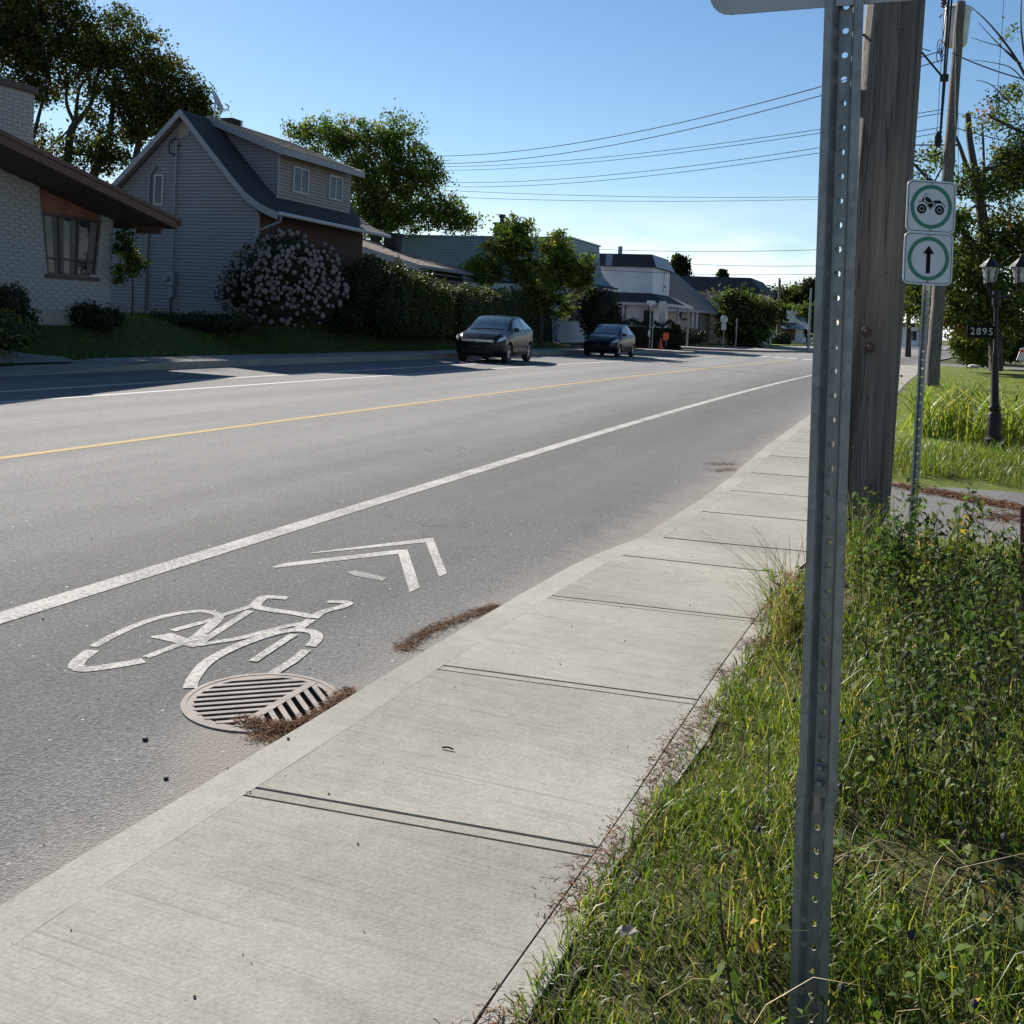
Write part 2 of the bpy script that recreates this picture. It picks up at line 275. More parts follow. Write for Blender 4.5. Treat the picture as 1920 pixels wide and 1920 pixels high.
M['chrome'] = pm('chrome', (.55, .56, .58), .15, .95); M['headlamp'] = m_glass('headlamp lens', (.5, .55, .6), .08); M['blackplastic'] = pm('black plastic', (.015, .015, .016), .6)
M['redmetal'] = pm('dark red painted metal', (.08, .012, .018), .5); M['pebble'] = pm('dark pebble', (.02, .018, .02), .8, var=.5)
M['transformer'] = pm('light grey transformer paint', (.5, .52, .54), .45, .1); M['insul'] = pm('brown porcelain', (.1, .04, .03), .25)
M['stone'] = pm('field stone', (.4, .38, .34), .85, bmp=.5)
# ------------------------------------------------------------------ setting: ground
def grid_mesh(name, us, vs, fn, mat, lat=None, parent=None, **k):
    V = np.array([fn(u, v) for v in vs for u in us], float); nu, nv = len(us), len(vs)
    Fq = np.array([(j*nu+i, j*nu+i+1, (j+1)*nu+i+1, (j+1)*nu+i) for j in range(nv-1) for i in range(nu-1)])
    o = npmesh(name, V, Fq, mat, parent, **k)
    if lat is not None:
        a = o.data.attributes.new('lat', 'FLOAT', 'POINT'); a.data.foreach_set('value', np.array([lat(u, v) for v in vs for u in us], np.float32))
    return o
grid_mesh('ground', np.linspace(-900, 900, 7), np.linspace(-300, 1800, 8), lambda x, y: (x, y, -.08), M['far_ground'], kind='structure')
def kx(Y):                                              # near kerb line
    return float(np.interp(Y, [-5, 1.9, 2.8, 4.3, 5.3, 6.2, 7.2, 9.0, 11.5, 13.5, 60], [-1.9, -1.9, -1.86, -1.82, -1.775, -1.73, -1.68, -1.61, -1.59, -1.555, -1.56]))+sft(Y)*.8
def kz(Y): return float(np.interp(Y, [5.8, 7.0, 10.5, 13.0], [.10, .02, .02, .10]))
def fkx(Y): return -15.75+sft(Y)*.85
def fkz(Y): return float(np.interp(Y, [15.5, 18.6, 50, 51.5], [.02, .17, .17, .06]))
Ys = sorted(set([round(y, 2) for y in np.concatenate([np.arange(-5, 16, .5), np.arange(16, 70, 1.5), np.arange(70, 260, 6)])]))
def roadpt(u, Y):
    a, b = fkx(Y)-.02, kx(Y)+.02
    return (a+(b-a)*u, Y, 0)
road = grid_mesh('road', list(np.linspace(0, 1, 41)), Ys, roadpt, M['asphalt'], lat=lambda u, v: u, kind='structure')
side = MB(); side.quad((-60, 62, -.004), (fkx(60)+.5, 61, -.004), (fkx(75)+.5, 71, -.004), (-60, 70, -.004)); side.build('side_street', M['asphalt'], kind='structure')
side = MB(); side.quad((kx(58)-.5, 58, -.004), (60, 60, -.004), (60, 68, -.004), (kx(70)-.5, 69, -.004)); side.build('side_road', M['asphalt'], kind='structure')
def stripe(name, c, w, y0, y1, mat, lane=sft):
    m = MB(); ys = np.arange(y0, y1+.01, 1.5)
    for a, b in zip(ys[:-1], ys[1:]): m.quad((c-w/2+lane(a), a, .003), (c+w/2+lane(a), a, .003), (c+w/2+lane(b), b, .003), (c-w/2+lane(b), b, .003))
    return m.build(name, mat, road)
stripe('bike_lane_line', -3.87, .15, -3, 57, M['white_paint'], lambda y: sft(y)+.0); stripe('centre_line', -7.75, .13, 3, 57, M['yellow_paint'])
stripe('parking_line', -11.85, .13, 6, 57, M['fresh_white']); stripe('kerb_lane_line', -13.2, .13, 6, 31.5, M['fresh_white'], lambda y: sft(y)*.3)
for i in range(17):                                      # crosswalk bars across the far end
    u = i/16; x = -13.1+u*13.6; y = 63.5-u*8.2; m = MB(); m.quad((x, y, .004), (x+.5, y-.1, .004), (x+.5, y+2.7, .004), (x, y+2.8, .004)); m.build('crosswalk_bar', M['white_paint'], road)
# bicycle marking and arrow chevrons traced as paint on the asphalt
def zc1(x, y): return P(x/2.1333, 960+y/2.1333, Z=.0024)
def stroke(pts, w, close=False, taper=None):
    m = MB(); p = [zc1(*q) for q in pts]; L_, R_ = [], []
    for i, a in enumerate(p):
        d = (p[min(i+1, len(p)-1)]-p[max(0, i-1)]).normalized(); sd = Vector((-d.y, d.x, 0)); ww = (w[i] if isinstance(w, (list, tuple)) else w)*.84
        L_.append(a+sd*ww/2); R_.append(a-sd*ww/2)
    for i in range(len(p)-1): m.quad(R_[i], R_[i+1], L_[i+1], L_[i])
    return m
def cr_s(pts, k=6):                                      # smooth curve
    out = []
    for i in range(len(pts)-1):
        p0, p1, p2, p3 = pts[max(i-1, 0)], pts[i], pts[i+1], pts[min(i+2, len(pts)-1)]
        for j in range(k):
            t = j/k; out.append(tuple(.5*(2*b+(c-a)*t+(2*a-5*b+4*c-d)*t*t+(3*b-a-3*c+d)*t**3) for a, b, c, d in zip(p0, p1, p2, p3)))
    return out+[pts[-1]]
def paint(name, m, parent): return m.build(name, M['white_paint'], parent)
bike = MB(); bike.quad(*[zc1(*q) for q in ((1235, 163), (1700, 106), (1703, 121), (1245, 166))]); bike.quad(*[zc1(*q) for q in ((1700, 106), (1732, 103), (1788, 245), (1757, 258), (1703, 121))]); ch = paint('chevron_marking', bike, road)
bike = MB(); bike.quad(*[zc1(*q) for q in ((1088, 220), (1130, 205), (1592, 151), (1594, 167), (1100, 223))]); bike.quad(*[zc1(*q) for q in ((1592, 151), (1630, 150), (1680, 302), (1638, 321), (1594, 167))]); paint('chevron_marking', bike, road)
bk = []
bk.append(stroke(cr_s([(372, 538), (470, 485), (600, 432), (720, 404), (810, 396), (868, 408), (875, 425), (850, 452), (810, 485)]), .055))
bk.append(stroke(cr_s([(370, 552), (320, 590), (305, 615), (335, 628), (400, 622), (480, 610), (575, 593)]), [.075]*42))
bk.append(stroke([(585, 580), (720, 528), (780, 500), (880, 415), (1000, 378), (1040, 362)], .05))
bk.append(stroke([(690, 474), (858, 428)], .05)); bk.append(stroke([(605, 500), (660, 495), (790, 535)], [.03, .11, .07]))
bk.append(stroke([(780, 535), (1000, 395)], .05)); bk.append(stroke([(730, 525), (830, 490)], .06)); bk.append(stroke([(790, 532), (960, 505), (1150, 455), (1245, 440)], .05))
bk.append(stroke(cr_s([(1150, 345), (1070, 340), (1040, 352), (1025, 378), (1090, 393), (1180, 405), (1255, 420)]), .07)); bk.append(stroke(cr_s([(1255, 425), (1290, 400), (1370, 378), (1390, 362), (1310, 358)]), .06))
bk.append(stroke([(1245, 430), (1195, 465)], .06))
bk.append(stroke(cr_s([(760, 705), (775, 665), (830, 600), (940, 540), (1080, 490), (1180, 472), (1250, 480), (1268, 505), (1240, 538)]), .065))
bk.append(stroke(cr_s([(1225, 552), (1180, 590), (1130, 622), (1090, 648)]), .055)); bk.append(stroke([(1175, 490), (1090, 545), (1010, 598)], .05))
B = MB()
for k, m in enumerate(bk): B.add([v+Vector((0, 0, k*.00012)) for v in m.v], m.f)
paint('bicycle_marking', B, road)
m = MB(); m.quad(*[zc1(*q) for q in ((1385, 240), (1420, 234), (1550, 262), (1530, 275), (1420, 255))]); m.build('faded_paint_patch', M['worn_white'], road)
# ------------------------------------------------------------------ near sidewalk: kerb strip, slabs, joint strips
swk = MB(); 
for a, b in zip(Ys[:-1], Ys[1:]):
    if a >= 58: break
    swk.quad((kx(a)+.02, a, kz(a)-.011), (kx(a)+1.3, a, kz(a)-.011), (kx(b)+1.3, b, kz(b)-.011), (kx(b)+.02, b, kz(b)-.011))
sidewalk = swk.build('sidewalk', M['soil'], kind='structure')
def slab(y0, y1, sk=.12):
    m = MB(); n = 5; W_ = 1.04
    xs = [0.166, .45, .8, 1.165]; top = []; 
    for j in range(n+1):
        for i, u in enumerate(xs):
            yy = y0+(y1-y0)*j/n+sk*(u-.17)/W_; top.append((kx(yy)+u, yy, kz(yy)))
    nu = len(xs); f = [(j*nu+i, j*nu+i+1, (j+1)*nu+i+1, (j+1)*nu+i) for j in range(n) for i in range(nu-1)]; k = len(top)
    bot = [(x, y, z-.05) for x, y, z in top]; rim = [i for i in range(nu)]+[j*nu+nu-1 for j in range(1, n+1)]+[n*nu+i for i in range(nu-2, -1, -1)]+[j*nu for j in range(n-1, 0, -1)]
    f += [(rim[i], rim[(i+1) % len(rim)], k+rim[(i+1) % len(rim)], k+rim[i]) for i in range(len(rim))]; m.add(top+bot, f); return m
jy = [-1.2, .05, 1.3, 2.5, 3.72, 4.94, 6.16, 7.1, 8.3, 9.55, 10.8, 12.1]+[12.1+1.45*i for i in range(1, 32)]
for a, b in zip(jy[:-1], jy[1:]):
    wd = .05 if a < 5.5 else .018
    slab(a+wd/2+.008, b-wd/2-.008 if b < 5.5 else b-.012).build('sidewalk_slab', M['concrete'], sidewalk)
    if a < 5.5: s_ = slab(a-wd/2+.004, a+wd/2-.004); [v.__setattr__('z', v.z-.001) for v in s_.v]; s_.build('joint_strip', M['kerb'], sidewalk)
def ribbon(name, u0, u1, ya, yb, zt, mat, parent, dz=0, wob=0, drop=.2, **k):
    m = MB(); ys = [y for y in Ys if ya <= y <= yb]; v = []; f = []
    for y in ys:
        w = noise.noise(Vector((y*1.7, 3, u1)))*wob; e_ = .02 if u0 == 0 else .003; v += [(kx(y)+u0, y, zt(y)+dz-drop), (kx(y)+u0, y, zt(y)+dz-e_), (kx(y)+u0+e_, y, zt(y)+dz), (kx(y)+u1+w, y, zt(y)+dz), (kx(y)+u1+w, y, zt(y)+dz-drop)]
    for i in range(len(ys)-1): f += [(i*5+j, i*5+j+1, i*5+j+6, i*5+j+5) for j in range(4)]
    return m.add(v, f).build(name, mat, parent, **k)
ribbon('kerb', 0, .165, -5, 57, kz, M['kerb'], sidewalk); ribbon('edge_strip', 1.168, 1.26, -5, 6.5, kz, M['kerb'], sidewalk, -.0005, .05)
# ------------------------------------------------------------------ far sidewalk with kerb
fs = MB(); fys = [y for y in Ys if 0 <= y <= 54]; v = []; f = []
def bulb(Y): return 0
for y in fys: v += [(fkx(y), y, -.05), (fkx(y), y, fkz(y)-.01), (fkx(y)-.015, y, fkz(y)), (fkx(y)-.16, y, fkz(y))]
for i in range(len(fys)-1): f += [(i*4+j, i*4+j+1, i*4+j+5, i*4+j+4) for j in range(3)]
fsw = MB().add(v, f).build('far_sidewalk', M['kerb'], kind='structure')
yy = 1.
while yy < 53:
    b = yy+1.6; ys = np.linspace(yy+.012, b-.012, 4); v = []; f = []
    for y in ys: v += [(fkx(y)-.165, y, fkz(y)), (fkx(y)-1.6, y, fkz(y)+.01), (fkx(y)-.165, y, fkz(y)-.06), (fkx(y)-1.6, y, fkz(y)-.06)]
    for i in range(3): f += [(i*4, i*4+1, i*4+5, i*4+4)]
    f += [(0, 2, 3, 1), (12, 13, 15, 14)]
    MB().add(v, f).build('sidewalk_slab', M['concrete'], fsw); yy = b
# corner island and far street kerbs
def curbed(name, pts, z, mat, top=None, **k):
    c = MB().ext([(x, y, -.05) for x, y in pts], (0, 0, z+.05)); return c.build(name, mat, **k)
def gp(x, y, z=0): q = P(x, y, Z=z); return (q.x, q.y)
curbed('corner_kerb', [(-14.3, 50), (-13.9, 52.5), (-12.2, 56.5), (-11.3, 58.7), (-11.6, 59.6), (-13.5, 60.2), (-17.5, 61), (-17, 54), (-16.5, 50)], .13, M['kerb'], kind='structure')
curbed('corner_lawn', [(-13.4, 55.2), (-14.0, 57.5), (-15.2, 59.5), (-17.3, 60.2), (-16.9, 54.5), (-14.8, 53.6)], .15, M['sun_toned_turf'], kind='structure')
curbed('far_pavement', [(-60, 70), (-12.5, 70.5), (-9.2, 74), (-6.5, 84), (-4.0, 98), (-1.5, 120), (-8, 126), (-11, 100), (-13.5, 84), (-17, 74), (-60, 73)], .14, M['kerb'], kind='structure')
curbed('far_lawn', [(-60, 73), (-17, 74), (-13.5, 84), (-11, 100), (-8, 126), (-60, 150)], .22, M['sun_toned_turf'], kind='structure')
# left yards
def lz(X, Y):
    e = fkx(Y)-1.6; a = smooth((e-X)/3.4); ky = float(np.interp(Y, [0, 12, 17, 38, 44, 50, 56], [.35, .5, .95, .95, .95, .55, .1]))
    ky *= 1-.5*math.exp(-((Y-54.3)/1.2)**2)
    return fkz(Y)*.9+.03+a*ky+.04*noise.noise(Vector((X*.5, Y*.5, 0)))
uy = [0, .1, .25, .5, .9, 1.4, 2, 2.7, 3.5, 5, 7, 10, 16, 30, 60]
def lawnpt(u, Y):
    X = fkx(Y)-1.6-u; return (X, Y, lz(X, Y))
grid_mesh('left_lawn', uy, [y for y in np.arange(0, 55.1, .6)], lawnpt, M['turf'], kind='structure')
def strip(name, pts, w, zf, mat, kind='structure', dz=.012):
    m = MB(); v = []; f = []
    for i, p in enumerate(pts):
        d = (Vector(pts[min(i+1, len(pts)-1)])-Vector(pts[max(i-1, 0)])).normalized(); s = Vector((-d.y, d.x))*w/2
        for q in (Vector(p)+s, Vector(p)-s): v.append((q.x, q.y, zf(q.x, q.y)+dz))
    for i in range(len(pts)-1): f.append((2*i, 2*i+1, 2*i+3, 2*i+2))
    return m.add(v, f).build(name, mat, kind=kind)
pth = [(-17.15-.25*i, 17.6-.42*i+.02*i*i) for i in range(12)]
strip('garden_path', pth, 1.1, lz, M['kerb'], dz=.03)
strip('driveway', [(-17.2-.5*i, 11.2) for i in range(10)], 3.2, lz, M['asphalt'], dz=.03)
strip('far_driveway', [(-16.2-.5*i, 53.9) for i in range(16)], 2.2, lz, M['asphalt'], dz=.03)
# right verge and yard
def vz(X, Y):
    e = kx(Y)+1.23; a = X-e; z = kz(Y)-.01+.06*smooth(a/.5)+.03*noise.noise(Vector((X*2.5, Y*2.5, 1)))
    z -= .15*smooth((a-.12)/.45)*smooth((3.6-Y)/1.6); z += .22*smooth((a-2)/8)*smooth((Y-12)/8); dr = math.exp(-((Y-9.6-.12*a)/2.0)**4); return z*(1-dr)+.02*dr
VY = [y for y in np.arange(-3, 16, .22)]+[y for y in np.arange(16, 57, .9)]
VU = [0, .08, .2, .35, .5, .7, .9, 1.1, 1.4, 1.7, 2, 2.5, 3, 4, 5, 7, 10, 15, 25, 45]
verge = grid_mesh('verge', VU, [y for y in VY if y > 7.3], lambda u, Y: (kx(Y)+1.23+u, Y, vz(kx(Y)+1.23+u, Y)), M['sun_toned_turf'], kind='structure')
grid_mesh('near_verge', VU, [y for y in VY if y < 7.6], lambda u, Y: (kx(Y)+1.23+u, Y, vz(kx(Y)+1.23+u, Y)), M['thatch'], kind='structure')
def dpt(u, t):
    y = 7.75+3.3*t+.15*u*t-.06*u; x = kx(y)+1.22+u; return (x, y, .034)
grid_mesh('near_driveway', list(np.linspace(0, 12, 22)), list(np.linspace(0, 1, 8)), dpt, M['asphalt'], lat=lambda u, t: .8, kind='structure')
m = MB(); m.quad((.3, 32.2, .17), (9, 33.2, .45), (9, 34.6, .45), (.3, 33.2, .17)); 
# ------------------------------------------------------------------ vegetation tools
def C(*c): return np.array(c, float)
G1, G2, G3, G4 = C(.10, .15, .025), C(.06, .10, .02), C(.17, .19, .035), C(.22, .19, .07)
def colmix(n, cols, w, var=.25):
    cols = np.array(cols); i = rng.choice(len(cols), n, p=np.array(w)/sum(w)); return cols[i]*(1+rng.uniform(-var, var, (n, 1)))
def blades(pts, h, w, cols, lean=.35, curl=.5, az=None):
    n = len(pts); a = rng.uniform(0, 2*np.pi, n) if az is None else az; dx = np.stack([np.cos(a), np.sin(a), np.zeros(n)], 1); sd = np.stack([-np.sin(a), np.cos(a), np.zeros(n)], 1)
    b = rng.uniform(0, np.pi, n)[:, None]; sd = sd*np.cos(b)+dx*np.sin(b)*.6
    ln = (rng.uniform(.2, 1, n)*lean)[:, None]; cu = (rng.uniform(.2, 1, n)*curl)[:, None]; h = h[:, None]; w = w[:, None]; up = C(0, 0, 1)
    p1 = pts+dx*ln*h*.4+up*h*.5; p2 = pts+dx*(ln+cu*.55)*h*.8+up*h*(.86-.1*cu); p3 = pts+dx*(ln+cu*1.1)*h*1.1+up*h*(1-.38*cu)
    V = np.stack([pts-sd*w/2, pts+sd*w/2, p1-sd*w*.45, p1+sd*w*.45, p2-sd*w*.3, p2+sd*w*.3, p3-sd*w*.04, p3+sd*w*.04], 1).reshape(-1, 3)
    k = np.arange(n)[:, None]*8; Fq = np.concatenate([k+np.array([0, 1, 3, 2]), k+np.array([2, 3, 5, 4]), k+np.array([4, 5, 7, 6])], 0)
    return V, Fq, np.repeat(cols, 8, 0)
def leaves(cen, size, cols, up=.3, asp=.55, nrm=None):
    n = len(cen); d = rng.normal(size=(n, 3)); d[:, 2] -= .25; d /= np.linalg.norm(d, axis=1)[:, None]
    nn = rng.normal(size=(n, 3))+C(0, 0, up*3); s = np.cross(d, nn); s /= np.linalg.norm(s, axis=1)[:, None]+1e-9; nm = np.cross(s, d)
    L_ = size[:, None]; wd = L_*asp
    V = np.stack([cen-d*L_*.5, cen+s*wd*.5-d*L_*.05+nm*L_*.1, cen+d*L_*.5-nm*L_*.08, cen-s*wd*.5-d*L_*.05+nm*L_*.1], 1).reshape(-1, 3)
    k = np.arange(n)[:, None]*4; return V, k+np.array([0, 1, 2, 3]), np.repeat(cols, 4, 0)
def join(parts):
    V, Fq, Cc, o = [], [], [], 0
    for a, b, c in parts: V.append(a); Fq.append(b+o); Cc.append(c); o += len(a)
    return np.concatenate(V), np.concatenate(Fq), np.concatenate(Cc)
# ------------------------------------------------------------------ posts, poles and signs
def axis_pts(pb, pt, D, z0, z1):
    a, b = P(*pb, D=D), P(*pt, D=D); d = (b-a); return a+d*((z0-a.z)/d.z), a+d*((z1-a.z)/d.z)
def channel(A, B_, wd, rot, pitch=.05, hr=.0065, depth=.026):       # hat-section steel post with punched holes
    d = (B_-A); Ln = d.length; d.normalize(); view = Vector((A.x, A.y, 0)).normalized(); r = view.cross(Vector((0, 0, 1))); r = (r-d*r.dot(d)).normalized(); nrm = r.cross(d).normalized()
    if nrm.dot(view) > 0: nrm = -nrm
    q = Matrix.Rotation(rot, 3, d); r = q@r; nrm = q@nrm; k = wd/.077
    sec = [(-.0385, 0), (-.0385, .003), (-.0225, .003), (-.0135, -depth/k+.003), (.0135, -depth/k+.003), (.0225, .003), (.0385, .003), (.0385, 0), (.0205, 0), (.0115, -depth/k), (-.0115, -depth/k), (-.0205, 0)]
    sec = [(x*k, y*k) for x, y in sec]; pt = lambda x, y, h: A+r*x+nrm*y+d*h
    m = MB(); n = len(sec); v = [pt(x, y, h) for h in (0, Ln) for x, y in sec]
    f = [(i, (i+1) % n, n+(i+1) % n, n+i) for i in range(n) if i not in (3, 9)]     # web faces left open for the punched sheets
    f += [(0, 1, 2, 11), (2, 3, 10, 11), (3, 4, 9, 10), (4, 5, 8, 9), (5, 6, 7, 8)]; f += [tuple(n+i for i in g) for g in f[-5:]]; m.add(v, f)
    w = .0135*k; cells = int(Ln/pitch)
    for c in range(cells):
        h0 = c*pitch; h1 = (c+1)*pitch if c < cells-1 else Ln; hc = c*pitch+pitch/2; ang = [math.radians(15+30*i) for i in range(12)]
        for yv in (sec[3][1], sec[9][1]):
            ci = [(math.cos(a)*hr, hc+math.sin(a)*hr) for a in ang]; sq = []
            for a in ang:
                cx, cy = math.cos(a), math.sin(a); t = min(w/abs(cx) if abs(cx) > 1e-6 else 9, (pitch/2)/abs(cy) if abs(cy) > 1e-6 else 9); 
                x = cx*t; y = cy*t; sq.append((x, hc+y))
            b = len(m.v); m.add([pt(x, yv, y) for x, y in ci+sq], [(i, (i+1) % 12, 12+(i+1) % 12, 12+i) for i in range(12)])
            for sx in (-1, 1):
                for sy, hh in ((-1, h0), (1, h1)):                                  # corner triangles of the cell
                    idx = [i for i, (x, y) in enumerate(sq) if x*sx > 0 and (y-hc)*sy > 0]; 
                    e = [i for i in idx if abs(abs(sq[i][0])-w) < 1e-6]; g = [i for i in idx if abs(abs(sq[i][0])-w) >= 1e-6]
                    if e and g: m.add([pt(*[(sq[max(e, key=lambda i: (sq[i][1]-hc)*sy)])[0], yv, sq[max(e, key=lambda i: (sq[i][1]-hc)*sy)][1]]), pt(sx*w, yv, hh), pt(sq[max(g, key=lambda i: sq[i][0]*sx)][0], yv, hh)], [(0, 1, 2)])
            # straight bits between the corner octants along the cell ends
        m.add([pt(math.cos(a)*hr, yv, hc+math.sin(a)*hr) for yv in (sec[3][1], sec[9][1]) for a in ang], [(i, (i+1) % 12, 12+(i+1) % 12, 12+i) for i in range(12)])
    return m, r, nrm, d, pt
A, B_ = axis_pts((1519, 1900), (1583, 0), 2.09, .55, 2.62)
base = P(1515, 1900, D=2.09); gb = vz(base.x, base.y)
t = thing('steel_sign_post', 'galvanised U-channel post with punched holes standing nearest the camera in the grass verge', 'sign post', (base.x, base.y, gb))
m, r_, n_, d_, pt = channel(A, B_, .077, math.radians(-11)); m.build('upper_channel', M['galv'], t)
zb_ = lambda y: (P(1560, y, D=2.09)-A).dot(d_); MB().ext([pt(-.012, -.031, zb_(1540)), pt(.0008, -.031, zb_(1540)), pt(.0008, -.031, zb_(175)), pt(-.012, -.031, zb_(175))], n_*.003).build('backing_strip', M['galv'], t)
A2, B2 = axis_pts((1513, 1900), (1577, 0), 2.105, -.1, .60); A2 += n_*-.012; B2 += n_*-.012
m2, r2_, n2_, d2_, pt2 = channel(A2, B2, .077, math.radians(-11)); m2.build('base_channel', M['galv'], t, label='lower stub of the post bolted behind the upper length')
for h in (.03, .062): MB().lathe(pt(0, -.024, h), [(.010, 0), (.010, .004), (.0075, .005), (.0075, .013), (.005, .015)], 6, n_).build('bolt', M['galv'], t, sm=False)
def rrect(w, h, rad, n=5):
    o = []
    for sx, sy, a0 in ((1, 1, 0), (-1, 1, 90), (-1, -1, 180), (1, -1, 270)):
        for i in range(n+1): a = math.radians(a0+90*i/n); o.append((sx*(w/2-rad)+rad*math.cos(a), sy*(h/2-rad)+rad*math.sin(a)))
    return o
c = P(1583, 8, D=2.09); c = c+Vector((0, 0, 0)); rr = Vector((.995, -.05, 0)).normalized(); up = Vector((0, 0, 1)); nn = rr.cross(up)
poly = [c+rr*(x+.02)+up*(y+.30)-nn*0 for x, y in rrect(.6, .6, .045)]
o_ = MB().ext([p-nn*.012 for p in poly], nn*.003)
st = thing('parking_sign', 'sign plate with white rim and rounded corner on top of the nearest steel post', 'sign', tuple(c))
o_.build('sign_plate', M['signback'], st)
rim = MB(); pi_ = [c+rr*(x+.02)+up*(y+.30) for x, y in rrect(.585, .585, .04)]
for i in range(len(poly)): j = (i+1) % len(poly); rim.quad(poly[i]+nn*-.0125, poly[j]+nn*-.0125, pi_[j]+nn*-.0125, pi_[i]+nn*-.0125); rim.quad(poly[i]+nn*-.008, poly[j]+nn*-.008, poly[j]+nn*-.0125, poly[i]+nn*-.0125)
rim.build('rim', M['signwhite'], st)
# near utility pole
PA, PB = axis_pts((1610, 950), (1680, 0), 6.55, -.2, 9.6); gp0 = Vector((PA.x, PA.y, 0))
t = thing('utility_pole', 'thick weathered wooden utility pole right behind the nearest steel post', 'utility pole', (PA.x, PA.y, .1), 'wooden utility poles beside the near sidewalk')
m = MB(); nseg, nr = 90, 56; v = []; 
for i in range(nseg+1):
    q = i/nseg; c = PA.lerp(PB, q)
    for k in range(nr):
        a = 2*math.pi*k/nr; w = noise.noise(Vector((math.cos(a)*5, math.sin(a)*5, q*2.2)))*.009+noise.noise(Vector((math.cos(a)*1.5, math.sin(a)*1.5, q*3)))*.012
        g = 0
        for ca, ph, dp in ((-1.95, 0, .03), (-1.25, 2, .022), (-.72, 4, .03), (-2.5, 1, .02)):   # drying cracks
            g -= dp*math.exp(-(((a-(2*math.pi if a > math.pi else 0))-ca-.05*math.sin(q*14+ph)-.1*(q-.3))/.035)**2)*(.5+.5*math.sin(q*9+ph*2)) if abs(((a-(2*math.pi if a > math.pi else 0))-ca)) < .4 else 0
        rad = .192-.035*q+w+g; v.append(c+Vector((math.cos(a)*rad, math.sin(a)*rad, 0)))
m.add(v, [(i*nr+k, i*nr+(k+1) % nr, (i+1)*nr+(k+1) % nr, (i+1)*nr+k) for i in range(nseg) for k in range(nr)]+[tuple(nseg*nr+k for k in range(nr))])
m.build('pole_shaft', M['pole'], t, sm=True)
def on_pole(x, y, D=6.36): return P(x, y, D=D)
toCam = Vector((-PA.x, -PA.y, 0)).normalized()
for x, y in ((1625, 622), (1631, 651)): MB().lathe(on_pole(x, y, 6.345), [(.034, 0), (.034, .006), (.030, .010), (.019, .010), (.019, .03), (.012, .036)], 16, toCam).build('bolt', M['rust'], t, sm=True)
lf = Vector((-math.cos(YAW), -math.sin(YAW), 0))
q = on_pole(1619, 187, 6.55); m = MB(); m.tube([q+lf*-.12, q+lf*.04], .012, 8); m.ob(q+lf*.05+Vector((0, 0, 0)), (.02, .06, .16), Matrix.Rotation(math.radians(21), 3, 'Z')); m.build('side_bracket', M['rust'], t)
q = on_pole(1624, 66, 6.55); MB().tube([q+lf*-.1, q+lf*.055], .01, 8).build('step_bolt', M['rust'], t)
for x, y in ((1692, 55), (1640, 300), (1662, 512), (1690, 705), (1600, 840)):
    q = on_pole(x, y, 6.345); MB().lathe(q, [(.008, 0), (.008, .012), (.004, .014)], 8, toCam).build('nail_head', M['rust'], t)
# far utility pole with transformer
FA = Vector((.93, 31.2, 0)); d = (P(1800, 0, D=30.5)-P(1744, 735, D=29.2)); FA = P(1746, 733, D=29.2); FBt = FA+d*(11.5/d.z)
zg = vz(FA.x, FA.y); t = thing('utility_pole', 'leaning wooden utility pole carrying a grey transformer, behind the green ringed signs', 'utility pole', (FA.x, FA.y, zg), 'wooden utility poles beside the near sidewalk')
FA.z = zg-.2
MB().tube([FA.lerp(FBt, i/24)+Vector((noise.noise(Vector((i*.7, 0, 0))), 0, 0))*.02 for i in range(25)], [.2-.07*i/24 for i in range(25)], 16).build('pole_shaft', M['pole'], t, sm=True)
def fp(x, y, D=30.2): return P(x, y, D=D)
tb = fp(1789, 86, 30.9); tr = MB().lathe(tb, [(.30, 0), (.34, .06), (.36, .1), (.37, 1.02), (.39, 1.03), (.39, 1.1), (.33, 1.16), (.1, 1.2)], 22, Vector((.055, 0, 1))).build('transformer', M['transformer'], t, sm=True)
MB().lathe(fp(1770, 8, 30.6), [(.05, -.1), (.09, -.06), (.05, -.02), (.1, .03), (.05, .08), (.1, .13), (.05, .18), (.08, .24), (.03, .3)], 10).build('insulator', M['insul'], tr, sm=True)
m = MB(); m.tube([fp(1772, 12, 30.3), fp(1790, 13, 30.3)], .025, 6); m.tube([fp(1766, 27, 30.5), fp(1762, 33, 30.5)], .03, 6); m.build('cross_bracket', M['galv'], t)
m = MB(); m.tube([fp(1720, 88, 29.3), fp(1766, 143, 29.9)], .03, 6); m.ob(fp(1771, 146, 29.9), (.22, .1, .2), Matrix.Identity(3)); m.tube([fp(1722, 89), fp(1745, 96)], .015, 5); m.build('guard_arm', M['blackmetal'], t)
m = MB().lathe(fp(1759, 262, 29.8), [(.02, -.22), (.08, -.18), (.1, -.08), (.1, .1), (.06, .18), (.02, .25)], 10).build('cable_splice_case', M['cable'], t, sm=True)
for x, y, a in ((1765, 88, 0), (1769, 92, 1), (1764, 105, 2)):
    MB().tube([fp(x+6*math.cos(k*.7+a)-2, y+14*math.sin(k*.7+a), 30.0+.1*k/9) for k in range(9)], .012, 5).build('cable_loop', M['cable'], t)
MB().tube([fp(1792-k*.2, 60+k*32, 29.8) for k in range(9)], .012, 5).build('ground_wire', M['galv'], t)
